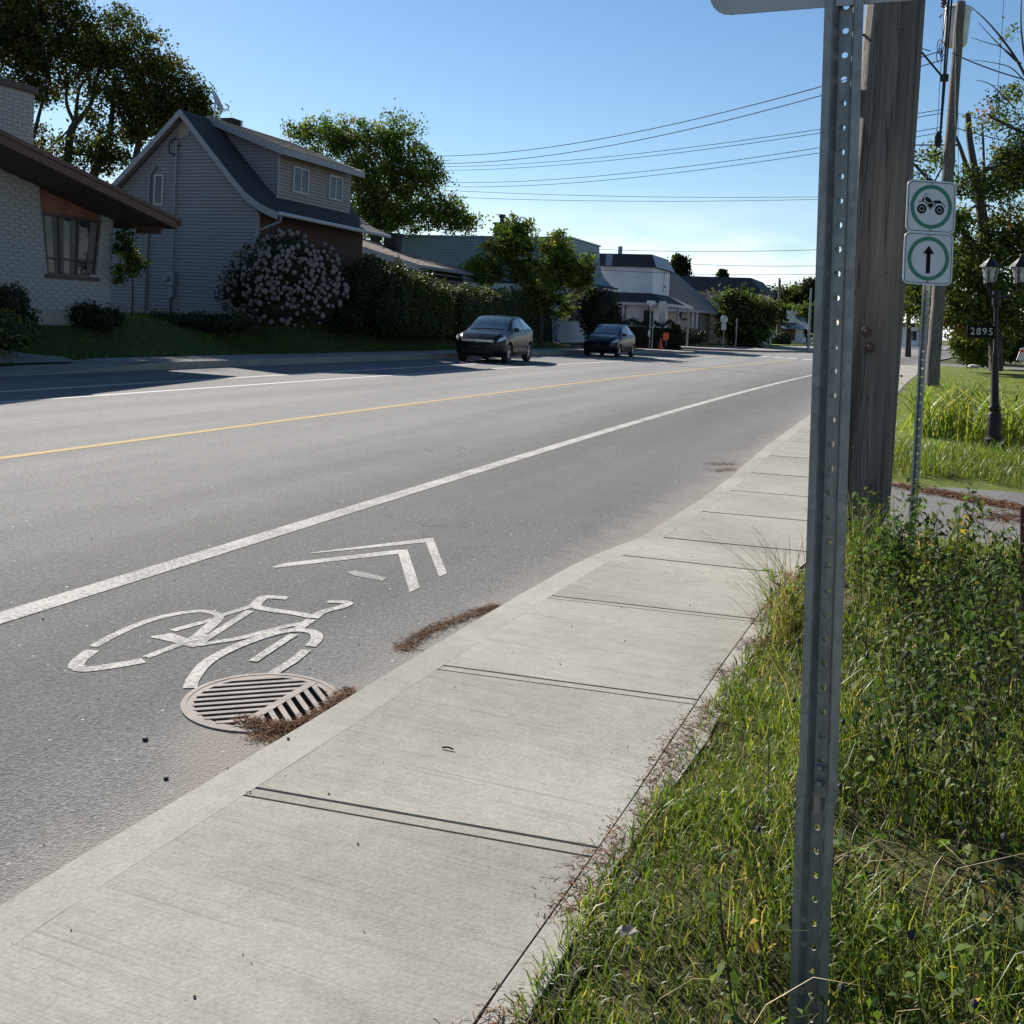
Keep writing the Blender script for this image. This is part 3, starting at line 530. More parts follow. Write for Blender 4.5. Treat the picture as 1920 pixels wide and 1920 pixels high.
# green ringed trail signs on perforated post
A, B_ = axis_pts((1711, 985), (1737, 540), 6.0, -.1, 2.42); t = thing('small_sign_post', 'thin perforated steel post holding the two green ringed signs', 'sign post', (A.x, A.y, .05))
channel(A, B_, .043, math.radians(-14), hr=.0055, depth=.02)[0].build('post_channel', M['galv'], t)
SC = .15/378
def signface(name, label, cpx, D, draw):
    c = P(*cpx, D=D); s = thing(name, label, 'sign', tuple(c)); r = Vector((math.cos(YAW+.12), math.sin(YAW+.12), 0)); tl = (B_-A).normalized(); u = (tl-r*tl.dot(r)).normalized(); n = r.cross(u)*1.0
    if n.y > 0: n = -n
    pt = lambda x, y, d=0: c+r*x+u*y+n*d
    MB().ext([pt(x, y, 0) for x, y in rrect(.302, .302, .036)], n*.003).build('sign_plate', M['signwhite'], s)
    bo, bi = rrect(.284, .284, .03), rrect(.277, .277, .027); m = MB()
    for i in range(len(bo)): j = (i+1) % len(bo); m.quad(pt(*bo[i], .0038), pt(*bo[j], .0038), pt(*bi[j], .0038), pt(*bi[i], .0038))
    m.build('border_line', M['signblack'], s); m = MB()
    for i in range(48): a, b = 2*math.pi*i/48, 2*math.pi*(i+1)/48; m.quad(*[pt(rd*math.cos(z), rd*math.sin(z), .0042) for rd, z in ((.127, a), (.127, b), (.104, b), (.104, a))])
    m.build('green_ring', M['signgreen'], s)
    for yy in (.136, -.133): MB().lathe(pt(0, yy, .003), [(.006, 0), (.006, .002), (.003, .004)], 8, n).build('rivet', M['galv'], s)
    draw(s, pt); return s
def draw_atv(s, pt):
    cx, cy = 623, 1545; T = lambda x, y, d=.005: pt((x-cx)*SC, -(y-cy)*SC, d)
    for X_, Y_ in ((478, 1580), (750, 1585)):
        m = MB()
        for r0, r1 in ((71, 40), (28, 0.1)):
            for i in range(32): a, b = 2*math.pi*i/32, 2*math.pi*(i+1)/32; m.quad(*[T(X_+rd*math.cos(z), Y_+rd*math.sin(z)) for rd, z in ((r0, a), (r0, b), (r1, b), (r1, a))])
        m.build('wheel_symbol', M['signblack'], s)
    m = MB()
    for poly in ([(526, 1410), (560, 1402), (600, 1428), (634, 1470), (634, 1482), (560, 1480), (522, 1440)], [(643, 1462), (655, 1453), (752, 1444), (768, 1468), (792, 1474), (790, 1484), (643, 1480)], [(556, 1498), (658, 1498), (640, 1545), (618, 1562), (600, 1556)]):
        m.quad(*[T(*p) for p in poly])
    def st(pts, w):
        for (a, b), (c_, d_) in zip(pts[:-1], pts[1:]):
            l = math.hypot(c_-a, d_-b); ox, oy = -(d_-b)/l*w/2, (c_-a)/l*w/2; m.quad(T(a+ox, b+oy, .0052), T(c_+ox, d_+oy, .0052), T(c_-ox, d_-oy, .0052), T(a-ox, b-oy, .0052))
    st([(415, 1486), (468, 1474), (520, 1474), (560, 1526), (602, 1576), (630, 1582)], 9); st([(480, 1476), (484, 1440), (500, 1424), (526, 1362), (572, 1362)], 8); st([(484, 1470), (500, 1426)], 24)
    st([(664, 1550), (690, 1488), (790, 1482), (846, 1534)], 10); st([(540, 1490), (690, 1490)], 4); m.build('quad_bike_symbol', M['signblack'], s)
def draw_arrow(s, pt):
    m = MB(); m.quad(*[pt(x, y, .005) for x, y in ((-.0125, -.085), (.0125, -.085), (.0125, .03), (-.0125, .03))]); m.quad(*[pt(x, y, .005) for x, y in ((-.034, .028), (.034, .028), (.0, .075))]); m.build('arrow_symbol', M['signblack'], s)
signface('trail_sign', 'white sign with a green ring around a black quad bike, upper of the two', (1745.5, 388), 5.93, draw_atv)
signface('trail_sign', 'white sign with a green ring around a black upward arrow, lower of the two', (1740, 485), 5.93, draw_arrow)
# lamp post with two lanterns and number board
LD = 12.9; lb = P(1878, 905, D=LD); lz0 = vz(lb.x, lb.y); ltop = P(1868, 545, D=LD); lb = Vector((ltop.x*.6+lb.x*.4, ltop.y*.6+lb.y*.4, lz0))
t = thing('lamp_post', 'black garden lamp post with two lanterns standing in the daylilies', 'lamp post', tuple(lb)); zt = ltop.z-lb.z; k = Vector((ltop.x-lb.x, ltop.y-lb.y, zt))
MB().lathe(lb, [(.115, -.05), (.115, .12), (.085, .14), (.085, .42), (.062, .46), (.075, .52), (.052, .56), (.042, 1.0), (.035, 1.15), (.042, 1.18), (.027, 1.22), (.026, zt-.2), (.05, zt-.18), (.045, zt)], 18, k).build('post', M['blackmetal'], t, sm=True)
for lx, ly in ((1855, 531), (1911, 531)):
    c = P(lx, ly, D=LD); la = MB(); s6 = [(math.cos(math.pi/3*i+.3), math.sin(math.pi/3*i+.3)) for i in range(6)]
    arm = MB().tube([ltop+Vector((0, 0, -.1)), ltop.lerp(c, .5)+Vector((0, 0, -.12)), c+Vector((0, 0, -.1)), c+Vector((0, 0, .0))], .014, 8); ar = arm.build('lamp_arm', M['blackmetal'], t)
    lanh = MB(); lanh.lathe(c, [(.03, -.07), (.06, -.02), (.075, 0), (.07, .01)], 6); lanh.lathe(c+Vector((0, 0, .2)), [(.125, 0), (.12, .02), (.085, .05), (.03, .105), (.012, .12), (.012, .15), (.002, .17)], 6)
    for i in range(6):
        a = s6[i]; b = s6[(i+1) % 6]; A_, B1 = c+Vector((a[0]*.072, a[1]*.072, 0)), c+Vector((a[0]*.108, a[1]*.108, .2)); C_, D_ = c+Vector((b[0]*.072, b[1]*.072, 0)), c+Vector((b[0]*.108, b[1]*.108, .2)); lanh.tube([A_, B1], .006, 5)
        ml, mr, mt_, mb_ = A_.lerp(B1, .5), C_.lerp(D_, .5), B1.lerp(D_, .5), A_.lerp(C_, .5)
        for p, q in ((ml, mt_), (mt_, mr), (mr, mb_), (mb_, ml)): lanh.tube([p, q], .0035, 4)
    ln = lanh.build('lantern_cage', M['blackmetal'], t)
    gl = MB(); gl.lathe(c, [(.068, .003), (.103, .198)], 6); gl.build('lantern_glass', M['ceramic'], ln)
m = MB(); q0, q1 = P(1874, 605, D=LD), P(1812, 603, D=LD); m.tube([q0, q1], .008, 6); m.build('sign_arm', M['blackmetal'], t)
nb = thing('house_number_board', 'black board with white number 2895 hanging from the lamp post arm', 'number sign', tuple(P(1841, 622, D=LD)))
rr = (q0-q1).normalized(); nn = Vector((-rr.y, rr.x, 0)).normalized(); nn = -nn if nn.y > 0 else nn; cc = P(1841, 622, D=LD)
MB().ext([cc+rr*x+Vector((0, 0, y)) for x, y in rrect(.37, .16, .01, 2)], nn*-.012).build('board', M['signblack'], nb)
for ch, ox in zip('2895', (-.125, -.045, .035, .115)):
    fc = bpy.data.curves.new('d', 'FONT'); fc.body = ch; fc.size = .125; fc.align_x = 'CENTER'; fc.align_y = 'CENTER'; fc.extrude = .002; fo = bpy.data.objects.new('d', fc); me = bpy.data.meshes.new_from_object(fo)
    me.name = 'digit'; up = Vector((0, 0, 1)); mm = Matrix((rr, up, nn)).transposed().to_4x4(); mm.translation = rr*ox*.95+nn*.004; me.transform(mm); me.materials.clear(); me.materials.append(M['signback']); mkobj('digit', me, nb)
for x in (-.12, .12): MB().tube([cc+rr*x+Vector((0, 0, .08)), cc+rr*x+Vector((0, 0, (q0.z-cc.z)))], .003, 4).build('hook', M['blackmetal'], nb)
MB().tube([P(1918, 1180, D=5.2), P(1917, 950, D=5.2)], .012, 8).build('marker_stake', M['redmetal'], label='dark red metal stake at the right edge of the picture', cat='stake')
# ------------------------------------------------------------------ drain grate
gc = P(492, 1311, Z=.009); gr_ = .298; t = thing('drain_grate', 'round cast iron storm drain grate with chevron slots beside the kerb', 'drain grate', (gc.x, gc.y, 0))
m = MB(); n = 56
v = [gc+Vector((math.cos(a)*r*gr_, math.sin(a)*r*gr_, z)) for r, z in ((1., -.009), (1., -.003), (.93, -.002), (.93, -.004), (.84, -.004), (.84, -.03)) for a in [2*math.pi*i/n for i in range(n)]]
m.add(v, [(j*n+i, j*n+(i+1) % n, (j+1)*n+(i+1) % n, (j+1)*n+i) for j in range(5) for i in range(n)]).build('rim', M['grate'], t, sm=True)
MB().lathe(gc+Vector((0, 0, -.05)), [(.262, 0), (.3, .002)], 40).build('pit_floor', M['pit'], t)
z2 = lambda x, y: P(320+x/5.053, 1240+y/5.053, Z=.006)
spA, spB = z2(740, 560), z2(1340, 205); sp = (spB-spA).normalized()
dl = (z2(1250, 215)-z2(520, 265)).normalized(); ds = (z2(1270, 470)-z2(1170, 330)).normalized()
def clipc(p, d):                                         # distance to the rim circle along d
    q = p-gc; b = q.dot(d); c_ = q.length_squared-(gr_*.82)**2; D = b*b-c_; return -b+math.sqrt(D) if D > 0 else 0
sc_ = spA+sp*((gc-spA).dot(sp)); 
MB().ob(sc_+Vector((0, 0, -.013)), (.5, .035, .03), Matrix((sp, Vector((-sp.y, sp.x, 0)), Vector((0, 0, 1)))).transposed()).build('spine_bar', M['grate'], t)
for k_ in range(-8, 9):
    p = sc_+sp*k_*.06
    for dd, bw in ((-dl, .030), (ds, .030)):
        q_ = p-gc; b_ = q_.dot(dd); D_ = b_*b_-q_.length_squared+(gr_*.86)**2
        if D_ <= 0: continue
        t0, t1 = max(0., -b_-math.sqrt(D_)), -b_+math.sqrt(D_)
        if t1-t0 > .03: MB().ob(p+dd*(t0+t1)/2+Vector((0, 0, -.014)), (t1-t0, bw*abs(sp.cross(dd).z)*.95, .03), Matrix((dd, Vector((-dd.y, dd.x, 0)), Vector((0, 0, 1)))).transposed()).build('grate_bar', M['grate'], t)
# black sheet over the uncut asphalt stands in for the shade down the drain
m = MB().lathe(gc+Vector((0, 0, -.0075)), [(.262, 0), (.285, .0005)], 40); m.build('pit_shade_sheet', M['pit'], t)
# ------------------------------------------------------------------ house tools
def ivals(poly, z):
    xs = []
    for (a, b), (c_, d_) in zip(poly, poly[1:]+poly[:1]):
        if (b <= z < d_) or (d_ <= z < b): xs.append(a+(c_-a)*(z-b)/(d_-b))
    xs.sort(); return list(zip(xs[::2], xs[1::2]))
def face_pt(ax, c):                                      # local (u, z, outward) -> world; ax '+X' or '-Y'
    return (lambda u, z, d=0: Vector((c+d, u, z))) if ax == '+X' else (lambda u, z, d=0: Vector((u, c-d, z)))
def boards(parent, ax, c, poly, pitch, mat, name='siding_board'):
    pt = face_pt(ax, c); z0 = min(p[1] for p in poly); z1 = max(p[1] for p in poly); z = z0
    while z < z1-.02:
        zt = min(z+pitch-.013, z1-.001); a = ivals(poly, z+.002); b = ivals(poly, zt-.002)
        for (l0, r0), (l1, r1) in zip(a, b): MB().add([pt(l0, z, 0), pt(r0, z, 0), pt(r1, zt, 0), pt(l1, zt, 0), pt(l0, z, .024), pt(r0, z, .024), pt(r1, zt, .003), pt(l1, zt, .003)], [(0, 3, 2, 1), (4, 5, 6, 7), (0, 1, 5, 4), (1, 2, 6, 5), (2, 3, 7, 6), (3, 0, 4, 7)]).build(name, mat, parent)
        z += pitch
def bricks(parent, ax, c, poly, mat, opening=None, L_=.235, Hh=.075, lim=300, near=None):
    pt = face_pt(ax, c); z0 = min(p[1] for p in poly); z1 = max(p[1] for p in poly); row = 0; full = []; part = MB(); z = z0; g = .012
    while z < z1:
        zm = z+Hh/2; iv = ivals(poly, zm)
        if opening:
            for o0, o1 in ivals(opening, zm): iv = [w for l, r in iv for w in ((l, min(r, o0)), (max(l, o1), r)) if w[1]-w[0] > .03]
        for l, r in iv:
            u = math.floor(l/L_)*L_-(L_/2 if row % 2 else 0)
            while u < r:
                a, b = max(u+g/2, l), min(u+L_-g/2, r)
                if b-a > .02:
                    if b-a > L_-g-.004: full.append((a, z+g/2))
                    else: part.ext([pt(a, z+g/2), pt(b, z+g/2), pt(b, z+Hh-g/2), pt(a, z+Hh-g/2)], pt(0, 0, .014)-pt(0, 0, 0))
                u += L_
        z += Hh; row += 1
    full.sort(key=near or (lambda p: -p[1])); me = None; org = ORG[parent.name]
    for i, (a, zz) in enumerate(full):
        dj = rnd.uniform(.010, .016)
        if i < lim:
            if me is None:
                m = MB().ext([pt(0, 0), pt(L_-g, 0), pt(L_-g, Hh-g), pt(0, Hh-g)], pt(0, 0, .014)-pt(0, 0, 0)); o = m.build('brick', mat, None); bpy.data.objects.remove(o); me = bpy.data.meshes['brick'] if 'brick' in bpy.data.meshes else None
                me = bpy.data.meshes.new('brick'); q0 = pt(0, 0); me.from_pydata([w-q0 for w in m.v], [], m.f); me.materials.append(mat)
            o = mkobj('brick', me, parent); o.location = pt(a, zz, dj-.014)-org
        else: part.ext([pt(a, zz), pt(a+L_-g, zz), pt(a+L_-g, zz+Hh-g), pt(a, zz+Hh-g)], pt(0, 0, dj)-pt(0, 0, 0))
    part.build('brickwork', mat, parent, kind='stuff')
def window(parent, ax, c, u0, u1, z0, z1, mull=(.5,), mat=None, fr=.06, curtain=False, rails=(), name='window'):
    pt = face_pt(ax, c); mat = mat or M['white_trim']; bx = lambda m, a, b, e, f_, d0, d1: m.ext([pt(a, e, d0), pt(b, e, d0), pt(b, f_, d0), pt(a, f_, d0)], pt(0, 0, d1)-pt(0, 0, d0))
    m = MB(); bx(m, u0-fr, u1+fr, z0-fr, z0, 0, .05); bx(m, u0-fr, u1+fr, z1, z1+fr, 0, .05); bx(m, u0-fr, u0, z0, z1, 0, .05); bx(m, u1, u1+fr, z0, z1, 0, .05); w = m.build(name, mat, parent)
    m = MB(); us = [u0]+[u0+(u1-u0)*k for k in mull]+[u1]
    for k in mull: q = u0+(u1-u0)*k; bx(m, q-.03, q+.03, z0, z1, .01, .045)
    for k in rails: q = z0+(z1-z0)*k; bx(m, u0, u1, q-.022, q+.022, .012, .043)
    if mull or rails: m.build('mullion', mat, w)
    for a, b in zip(us[:-1], us[1:]): m = MB(); m.quad(pt(a, z0, .028), pt(b, z0, .028), pt(b, z1, .028), pt(a, z1, .028)); m.build('pane', M['pane'], w)
    return w
def slab_roof(parent, name, poly, th, mat, sub=None):    # sloping sheet with thickness downwards
    return MB().ext([Vector(p) for p in poly], (0, 0, -th)).build(name, mat, parent)
def shingles(parent, o, eu, du, ls, lu, mat, rows, name='shingle_course'):
    # courses of shingles on a roof plane: origin o, eu along the eave, du up the slope
    eu = Vector(eu).normalized(); du = Vector(du).normalized(); n = eu.cross(du).normalized(); n = -n if n.z < 0 else n; st = ls/rows
    for i in range(rows):
        a = Vector(o)+du*st*i; m = MB(); q = [a+n*.004, a+eu*lu+n*.004, a+eu*lu+du*(st-.004)+n*.004, a+du*(st-.004)+n*.004]
        m.add(q+[q[0]+n*.02, q[1]+n*.02, q[2]+n*.004, q[3]+n*.004], [(0, 3, 2, 1), (4, 5, 6, 7), (0, 1, 5, 4), (1, 2, 6, 5), (2, 3, 7, 6), (3, 0, 4, 7)]); m.build(name, mat, parent)
# ------------------------------------------------------------------ white brick bungalow (left edge)
X1 = -19.5; h1 = thing('brick_bungalow', 'white brick bungalow with low brown roof and slanted picture window at the left edge', 'house', (X1-4, 17, 1.05))
wr = P(213, 400, X=X1); Yr = wr.y; tipz = P(335, 408, X=-18); rl = P(0, 241, X=-18); sl_ = (rl.z-tipz.z)/(rl.y-tipz.y)
rz = lambda y: tipz.z+(y-tipz.y)*sl_
wp = [(14.2, .9), (Yr, .9), (Yr, rz(Yr)-.32), (14.2, rz(14.2)-.32)]
q = lambda x, y: (P(x, y, X=X1).y, P(x, y, X=X1).z)
opn = [q(88, 513), q(179, 518), q(193, 372), q(74, 290)]; opn[2] = (opn[2][0], rz(opn[2][0])-.3); opn[3] = (opn[3][0], rz(opn[3][0])-.3)
MB().box(X1-8, X1-.25, 14.2, Yr, .9, 3.4).build('inner_wall', M['mortar'], h1)
m = MB().ext([Vector((X1-.3, a, b)) for a, b in [(14.2, .9), (Yr, .9), (Yr, rz(Yr)-.33), (14.2, rz(14.2)-.33)]], (.1, 0, 0)); m.build('backing_wall', M['soffit'], h1)
for poly in ([wp[0], (opn[0][0], .9), opn[0], opn[3], wp[3]], [(opn[0][0], .9), (opn[1][0], .9), opn[1], opn[0]], [(opn[1][0], .9), wp[1], wp[2], opn[2], opn[1]]):
    m = MB().ext([Vector((X1-.19, a, b)) for a, b in poly], (.188, 0, 0)); m.build('mortar_backing', M['mortar'], h1)
bricks(h1, '+X', X1, [(w, max(z, 1.22)) for w, z in wp], M['white_brick'], opn, .3, .094, near=lambda p: (p[0] < 17.6, -p[1]))
MB().box(X1, X1+.03, 14.2, Yr, .8, 1.21).build('foundation', M['kerb'], h1)
wz = q(80, 400)[1]; ow = [opn[0], opn[1], (np.interp(wz+.02, [opn[1][1], opn[2][1]], [opn[1][0], opn[2][0]]), wz+.02-.0), (np.interp(wz, [opn[0][1], opn[3][1]], [opn[0][0], opn[3][0]]), wz)]
MB().ext([Vector((X1-.16, a, b)) for a, b in (ow[3], ow[2], opn[2], opn[3])], (.05, 0, 0)).build('wood_panel', M['wood_panel'], h1)
fr_ = MB()
def bar3(a, b, w, d0=-.13, d1=-.04): a, b = Vector((X1+d0, *a)), Vector((X1+d0, *b)); dd = (b-a).normalized(); s = dd.cross(Vector((1, 0, 0)))*w/2; fr_.ext([a+s, b+s, b-s, a-s], (d1-d0, 0, 0))
for i in range(4): bar3(ow[i], ow[(i+1) % 4], .07)
zr_ = ow[0][1]+(ow[3][1]-ow[0][1])*.27; li = lambda z: (np.interp(z, [opn[0][1], opn[3][1]], [opn[0][0], opn[3][0]]), np.interp(z, [opn[1][1], opn[2][1]], [opn[1][0], opn[2][0]]))
bar3((li(zr_)[0], zr_), (li(zr_)[1], zr_), .05)
for k in (.3, .63): a = ow[0][0]+(ow[1][0]-ow[0][0])*k; b = ow[3][0]+(ow[2][0]-ow[3][0])*k; bar3((a, ow[0][1]), (b, wz), .05)
wn = fr_.build('window', M['soffit'], h1)
MB().quad(*[Vector((X1-.1, a, b)) for a, b in ow]).build('pane', M['pane'], wn)
for k0, k1 in ((.02, .1), (.22, .4), (.52, .68), (.86, .98)):
    m = MB(); n = 14
    for i in range(n):
        a, b = k0+(k1-k0)*i/n, k0+(k1-k0)*(i+1)/n; z0_, z1_ = ow[0][1]+.04, wz-.04; f_ = lambda k, z: np.interp(z, [ow[0][1], wz], [ow[0][0]+(ow[1][0]-ow[0][0])*k, ow[3][0]+(ow[2][0]-ow[3][0])*k])
        m.quad(Vector((X1-.092+.006*(i % 2), f_(a, z0_), z0_)), Vector((X1-.092+.006*((i+1) % 2), f_(b, z0_), z0_)), Vector((X1-.092+.006*((i+1) % 2), f_(b, z1_), z1_)), Vector((X1-.092+.006*(i % 2), f_(a, z1_), z1_)))
    m.build('curtain', M['curtain'], wn)
MB().box(X1-.02, X1+.07, opn[0][0]-.08, opn[1][0]+.08, opn[0][1]-.1, opn[0][1]-.01).build('window_sill', M['soffit'], h1)
ym = 13.0; yL = ym-(tipz.y-ym)
roof = MB().ext([Vector((-18.0, tipz.y, rz(tipz.y))), Vector((-18.0, ym, rz(ym))), Vector((-29, ym, rz(ym))), Vector((-29, tipz.y, rz(tipz.y)))], (0, 0, -.06)); roof.ext([Vector((-18.0, ym, rz(ym))), Vector((-18.0, yL, rz(tipz.y))), Vector((-29, yL, rz(tipz.y))), Vector((-29, ym, rz(ym)))], (0, 0, -.06)); roof.build('roof', M['brown_shingle'], h1)
m = MB(); m.ext([Vector((-18.0, tipz.y, rz(tipz.y)-.07)), Vector((-18.0, ym, rz(ym)-.07)), Vector((-18.0, ym, rz(ym)-.30)), Vector((-18.0, tipz.y, rz(tipz.y)-.30))], (-.05, 0, 0)); m.ext([Vector((-17.96, tipz.y+.06, rz(tipz.y)-.03)), Vector((-17.96, ym, rz(ym)-.03)), Vector((-17.96, ym, rz(ym)-.12)), Vector((-17.96, tipz.y+.06, rz(tipz.y)-.12))], (-.035, 0, 0))
m.box(-29, -17.95, tipz.y, tipz.y+.08, rz(tipz.y)-.22, rz(tipz.y)-.02); m.build('fascia', M['brown_trim'], h1)
MB().ext([Vector((-18.06, tipz.y-.02, rz(tipz.y)-.29)), Vector((-18.06, ym, rz(ym)-.29)), Vector((-29, ym, rz(ym)-.29)), Vector((-29, tipz.y-.02, rz(tipz.y)-.29))], (0, 0, -.02)).build('soffit', M['soffit'], h1)
MB().box(-19.2, -18.4, Yr+.5, Yr+.6, rz(Yr)-.6, rz(Yr)-.3).build('roof_beam', M['brown_trim'], h1)
ct = P(66, 172, X=-20.3); chm = MB().box(-21.6, -20.32, 16.0, ct.y-.02, 3.5, ct.z-.05).build('chimney', M['mortar'], h1)
bricks(h1, '+X', -20.32, [(16.0, 4.2), (ct.y, 4.2), (ct.y, ct.z-.08), (16.0, ct.z-.08)], M['white_brick'], None, .3, .094, lim=0)
MB().box(-21.7, -20.22, 15.9, ct.y+.04, ct.z-.05, ct.z+.10).build('chimney_cap', M['soffit'], h1)
# ------------------------------------------------------------------ grey sided house with dormer
XF, YG, YE = -20., 28.4, 35.3; h2 = thing('sided_house', 'beige sided house with steep dark roof, dormer and brick front, behind the hydrangea', 'house', (XF-3.5, 31.5, 1.05))
prof = [(-27.2, 4.35), (-25.7, 5.6), (-23.05, 8.0), (-21.7, 6.6), (-20.9, 5.78), (-20.35, 5.25), (-19.75, 4.85), (-19.05, 4.58)]
gpoly = [(-26.2, 1.0), (XF, 1.0), (XF, 4.6), (-20.45, 5.12), (-21.0, 5.66), (-23.05, 7.8), (-26.2, 4.95)]
MB().ext([Vector((a, YG+.01, b)) for a, b in gpoly], (0, YE-YG-.02, 0)).build('wall', M['soffit'], h2)  # dark wall seen through the board gaps paints in the siding's shadow lines
boards(h2, '-Y', YG, [(a, max(b, 1.32)) for a, b in gpoly], .115, M['siding'])
MB().box(-26.2, XF+.02, YG-.03, YG, .8, 1.31).build('foundation', M['kerb'], h2)
MB().box(XF+.001, XF+.015, YG+.05, YE, .9, 4.6).build('mortar_backing', M['dark_mortar'], h2)
bricks(h2, '+X', XF+.015, [(YG+.06, 1.3), (YE, 1.3), (YE, 4.5), (YG+.06, 4.5)], M['dark_brick'], None, .26, .085, lim=300)
MB().box(XF-.03, XF+.045, YG-.035, YG+.06, 1.3, 4.6).build('corner_trim', M['siding'], h2)
up_ = [Vector((x, 0, z)) for x, z in prof]
rf = MB(); v = []; 
for y in (YG-.3, YE+.35):
    v += [Vector((x, y, z)) for x, z in prof]+[Vector((x, y, z-.1)) for x, z in prof]
n = len(prof); f = [(i, i+1, 2*n+i+1, 2*n+i) for i in range(n-1)]+[(n+i, n+i+1, 3*n+i+1, 3*n+i) for i in range(n-1)]+[(i, i+1, n+i+1, n+i) for i in range(n-1)]+[(2*n+i, 2*n+i+1, 3*n+i+1, 3*n+i) for i in range(n-1)]
rf.add(v, f).build('roof', M['dark_shingle'], h2)
for (xa, za), (xb, zb) in zip(prof[2:-1], prof[3:]):
    ls = math.hypot(xb-xa, zb-za); shingles(h2, (xb, YG-.28, zb), (0, 1, 0), (xa-xb, 0, za-zb), ls, YE-YG+.6, M['dark_shingle'], max(1, int(ls/.16)))
vf = MB()
for (xa, za), (xb, zb) in zip(prof[:-1], prof[1:]): vf.ext([Vector((xa, YG-.33, za+.02)), Vector((xb, YG-.33, zb+.02)), Vector((xb, YG-.33, zb-.22)), Vector((xa, YG-.33, za-.22))], (0, .035, 0))
vf.build('rake_board', M['grey_trim'], h2)
vf = MB()
for (xa, za), (xb, zb) in zip(prof[:-1], prof[1:]): vf.ext([Vector((xa, YG-.295, za-.12)), Vector((xb, YG-.295, zb-.12)), Vector((xb, YG, zb-.12)), Vector((xa, YG, za-.12))], (0, 0, -.02))
vf.build('soffit', M['siding2'], h2)
MB().tube([(-19.0, YG-.3, 4.56), (-18.98, YE+.35, 4.50)], .07, 8).build('gutter', M['white_trim'], h2)
MB().tube([(-19.0, YG-.2, 4.5), (-19.05, YG-.12, 4.32), (-19.95, YG-.06, 4.0), (-20.02, YG-.09, 3.8), (-20.02, YG-.09, 1.2)], .04, 8).build('downspout', M['grey_trim'], h2)
XD = -20.35; y0, y1 = 29.95, 34.85; zt_ = 6.95
MB().ext([Vector(p) for p in ((XD, y0, 5.2), (XD, y0, zt_), (-23.0, y0, 7.85), (-23.0, y0, 5.2))], (0, y1-y0, 0)).build('dormer_wall', M['soffit'], h2)  # dark backing, painted shade between the dormer boards
boards(h2, '+X', XD, [(y0, 5.3), (y1, 5.3), (y1, zt_), (y0, zt_)], .115, M['siding2'])
boards(h2, '-Y', y0-.001, [(-22.6, 7.35), (XD, 5.3), (XD, zt_), (-22.9, 7.85)], .115, M['siding'])
MB().box(XD-.03, XD+.03, y0-.03, y0+.05, 5.28, zt_).build('corner_trim', M['grey_trim'], h2)
dr = [Vector((-19.95, y0-.35, zt_+.0)), Vector((-19.95, y1+.3, zt_+.0)), Vector((-23.1, y1-.3, 8.1)), Vector((-23.1, y0-.35, 8.1))]
MB().ext(dr, (0, 0, -.08)).build('dormer_roof', M['grey_shingle'], h2)
s_ = (dr[3]-dr[0]); shingles(h2, dr[0]+Vector((0, .05, .0)), (0, 1, 0), s_, s_.length, y1-y0-.05, M['grey_shingle'], 14)
m = MB(); m.ext([dr[0]+Vector((.02, -.02, -.02)), dr[3]+Vector((0, -.02, -.02)), dr[3]+Vector((0, -.02, -.26)), dr[0]+Vector((.02, -.02, -.26))], (0, -.03, 0)); m.ext([dr[0]+Vector((.0, -.05, -.02)), dr[1]+Vector((0, 0, -.02)), dr[1]+Vector((0, 0, -.24)), dr[0]+Vector((0, -.05, -.24))], (.04, 0, 0)); m.build('dormer_fascia', M['grey_trim'], h2)
dr2 = [Vector((-26.4, y0-.35, 6.6)), Vector((-26.4, y1, 6.6)), Vector((-23.1, y1, 8.08)), Vector((-23.1, y0-.35, 8.08))]; MB().ext(dr2, (0, 0, -.14)).build('rear_dormer_roof', M['grey_trim'], h2)
MB().box(-26.0, -23.5, y0, y1, 5., 6.75).build('rear_dormer_wall', M['siding'], h2)
q = lambda x, y, X=XD: (P(x, y, X=X).y, P(x, y, X=X).z)
a, b = q(549, 357), q(576, 321); window(h2, '+X', XD+.01, a[0], b[0], a[1], b[1], (.5,)); a, b = q(616, 370), q(639, 336); window(h2, '+X', XD+.01, a[0], b[0], a[1], b[1], (.5,))
a, b = P(292, 382, Y=YG), P(306, 330, Y=YG); window(h2, '-Y', YG-.01, a.x, b.x, a.z, b.z, ())
a, b = P(242, 442, Y=YG), P(253, 421, Y=YG); window(h2, '-Y', YG-.01, a.x, b.x, a.z, b.z, ())
a = P(280, 330, Y=YG-.08); MB().tube([a+Vector((.25, 0, .35)), a, Vector((a.x, YG-.08, 1.3))], .05, 8).build('drain_pipe', M['siding'], h2)
a, b = P(331, 264, Y=YG-.1), P(313, 510, Y=YG-.1); cp = MB().tube([a, Vector((a.x, a.y, b.z))], .035, 8).build('service_mast', M['grey_trim'], h2)
MB().tube([a+Vector((0, -.03, .1)), a+Vector((-.22, -.1, -.1)), a+Vector((-.2, -.1, -.4)), a+Vector((0, -.05, -.5))], .025, 6).build('cable_loop', M['cable'], h2)
m = MB(); m.box(a.x-.14, a.x+.14, YG-.18, YG-.03, b.z-.45, b.z); m.lathe((a.x-.12, YG-.17, b.z-.2), [(.12, 0), (.12, .08), (.08, .1)], 14, (0, -1, 0)); m.box(a.x-.1, a.x+.1, YG-.15, YG-.03, b.z-.85, b.z-.5); m.build('electric_meter', M['grey_trim'], h2)
MB().tube([(a.x, YG-.08, b.z-.8), (a.x, YG-.08, 1.1)], .03, 6).build('conduit', M['blackmetal'], h2)
vt = P(345, 243, Y=YG-.02); MB().lathe(vt, [(.3, 0), (.3, .03), (.24, .04), (.24, .02)], 8, (0, -1, 0)).build('gable_vent', M['siding2'], h2)
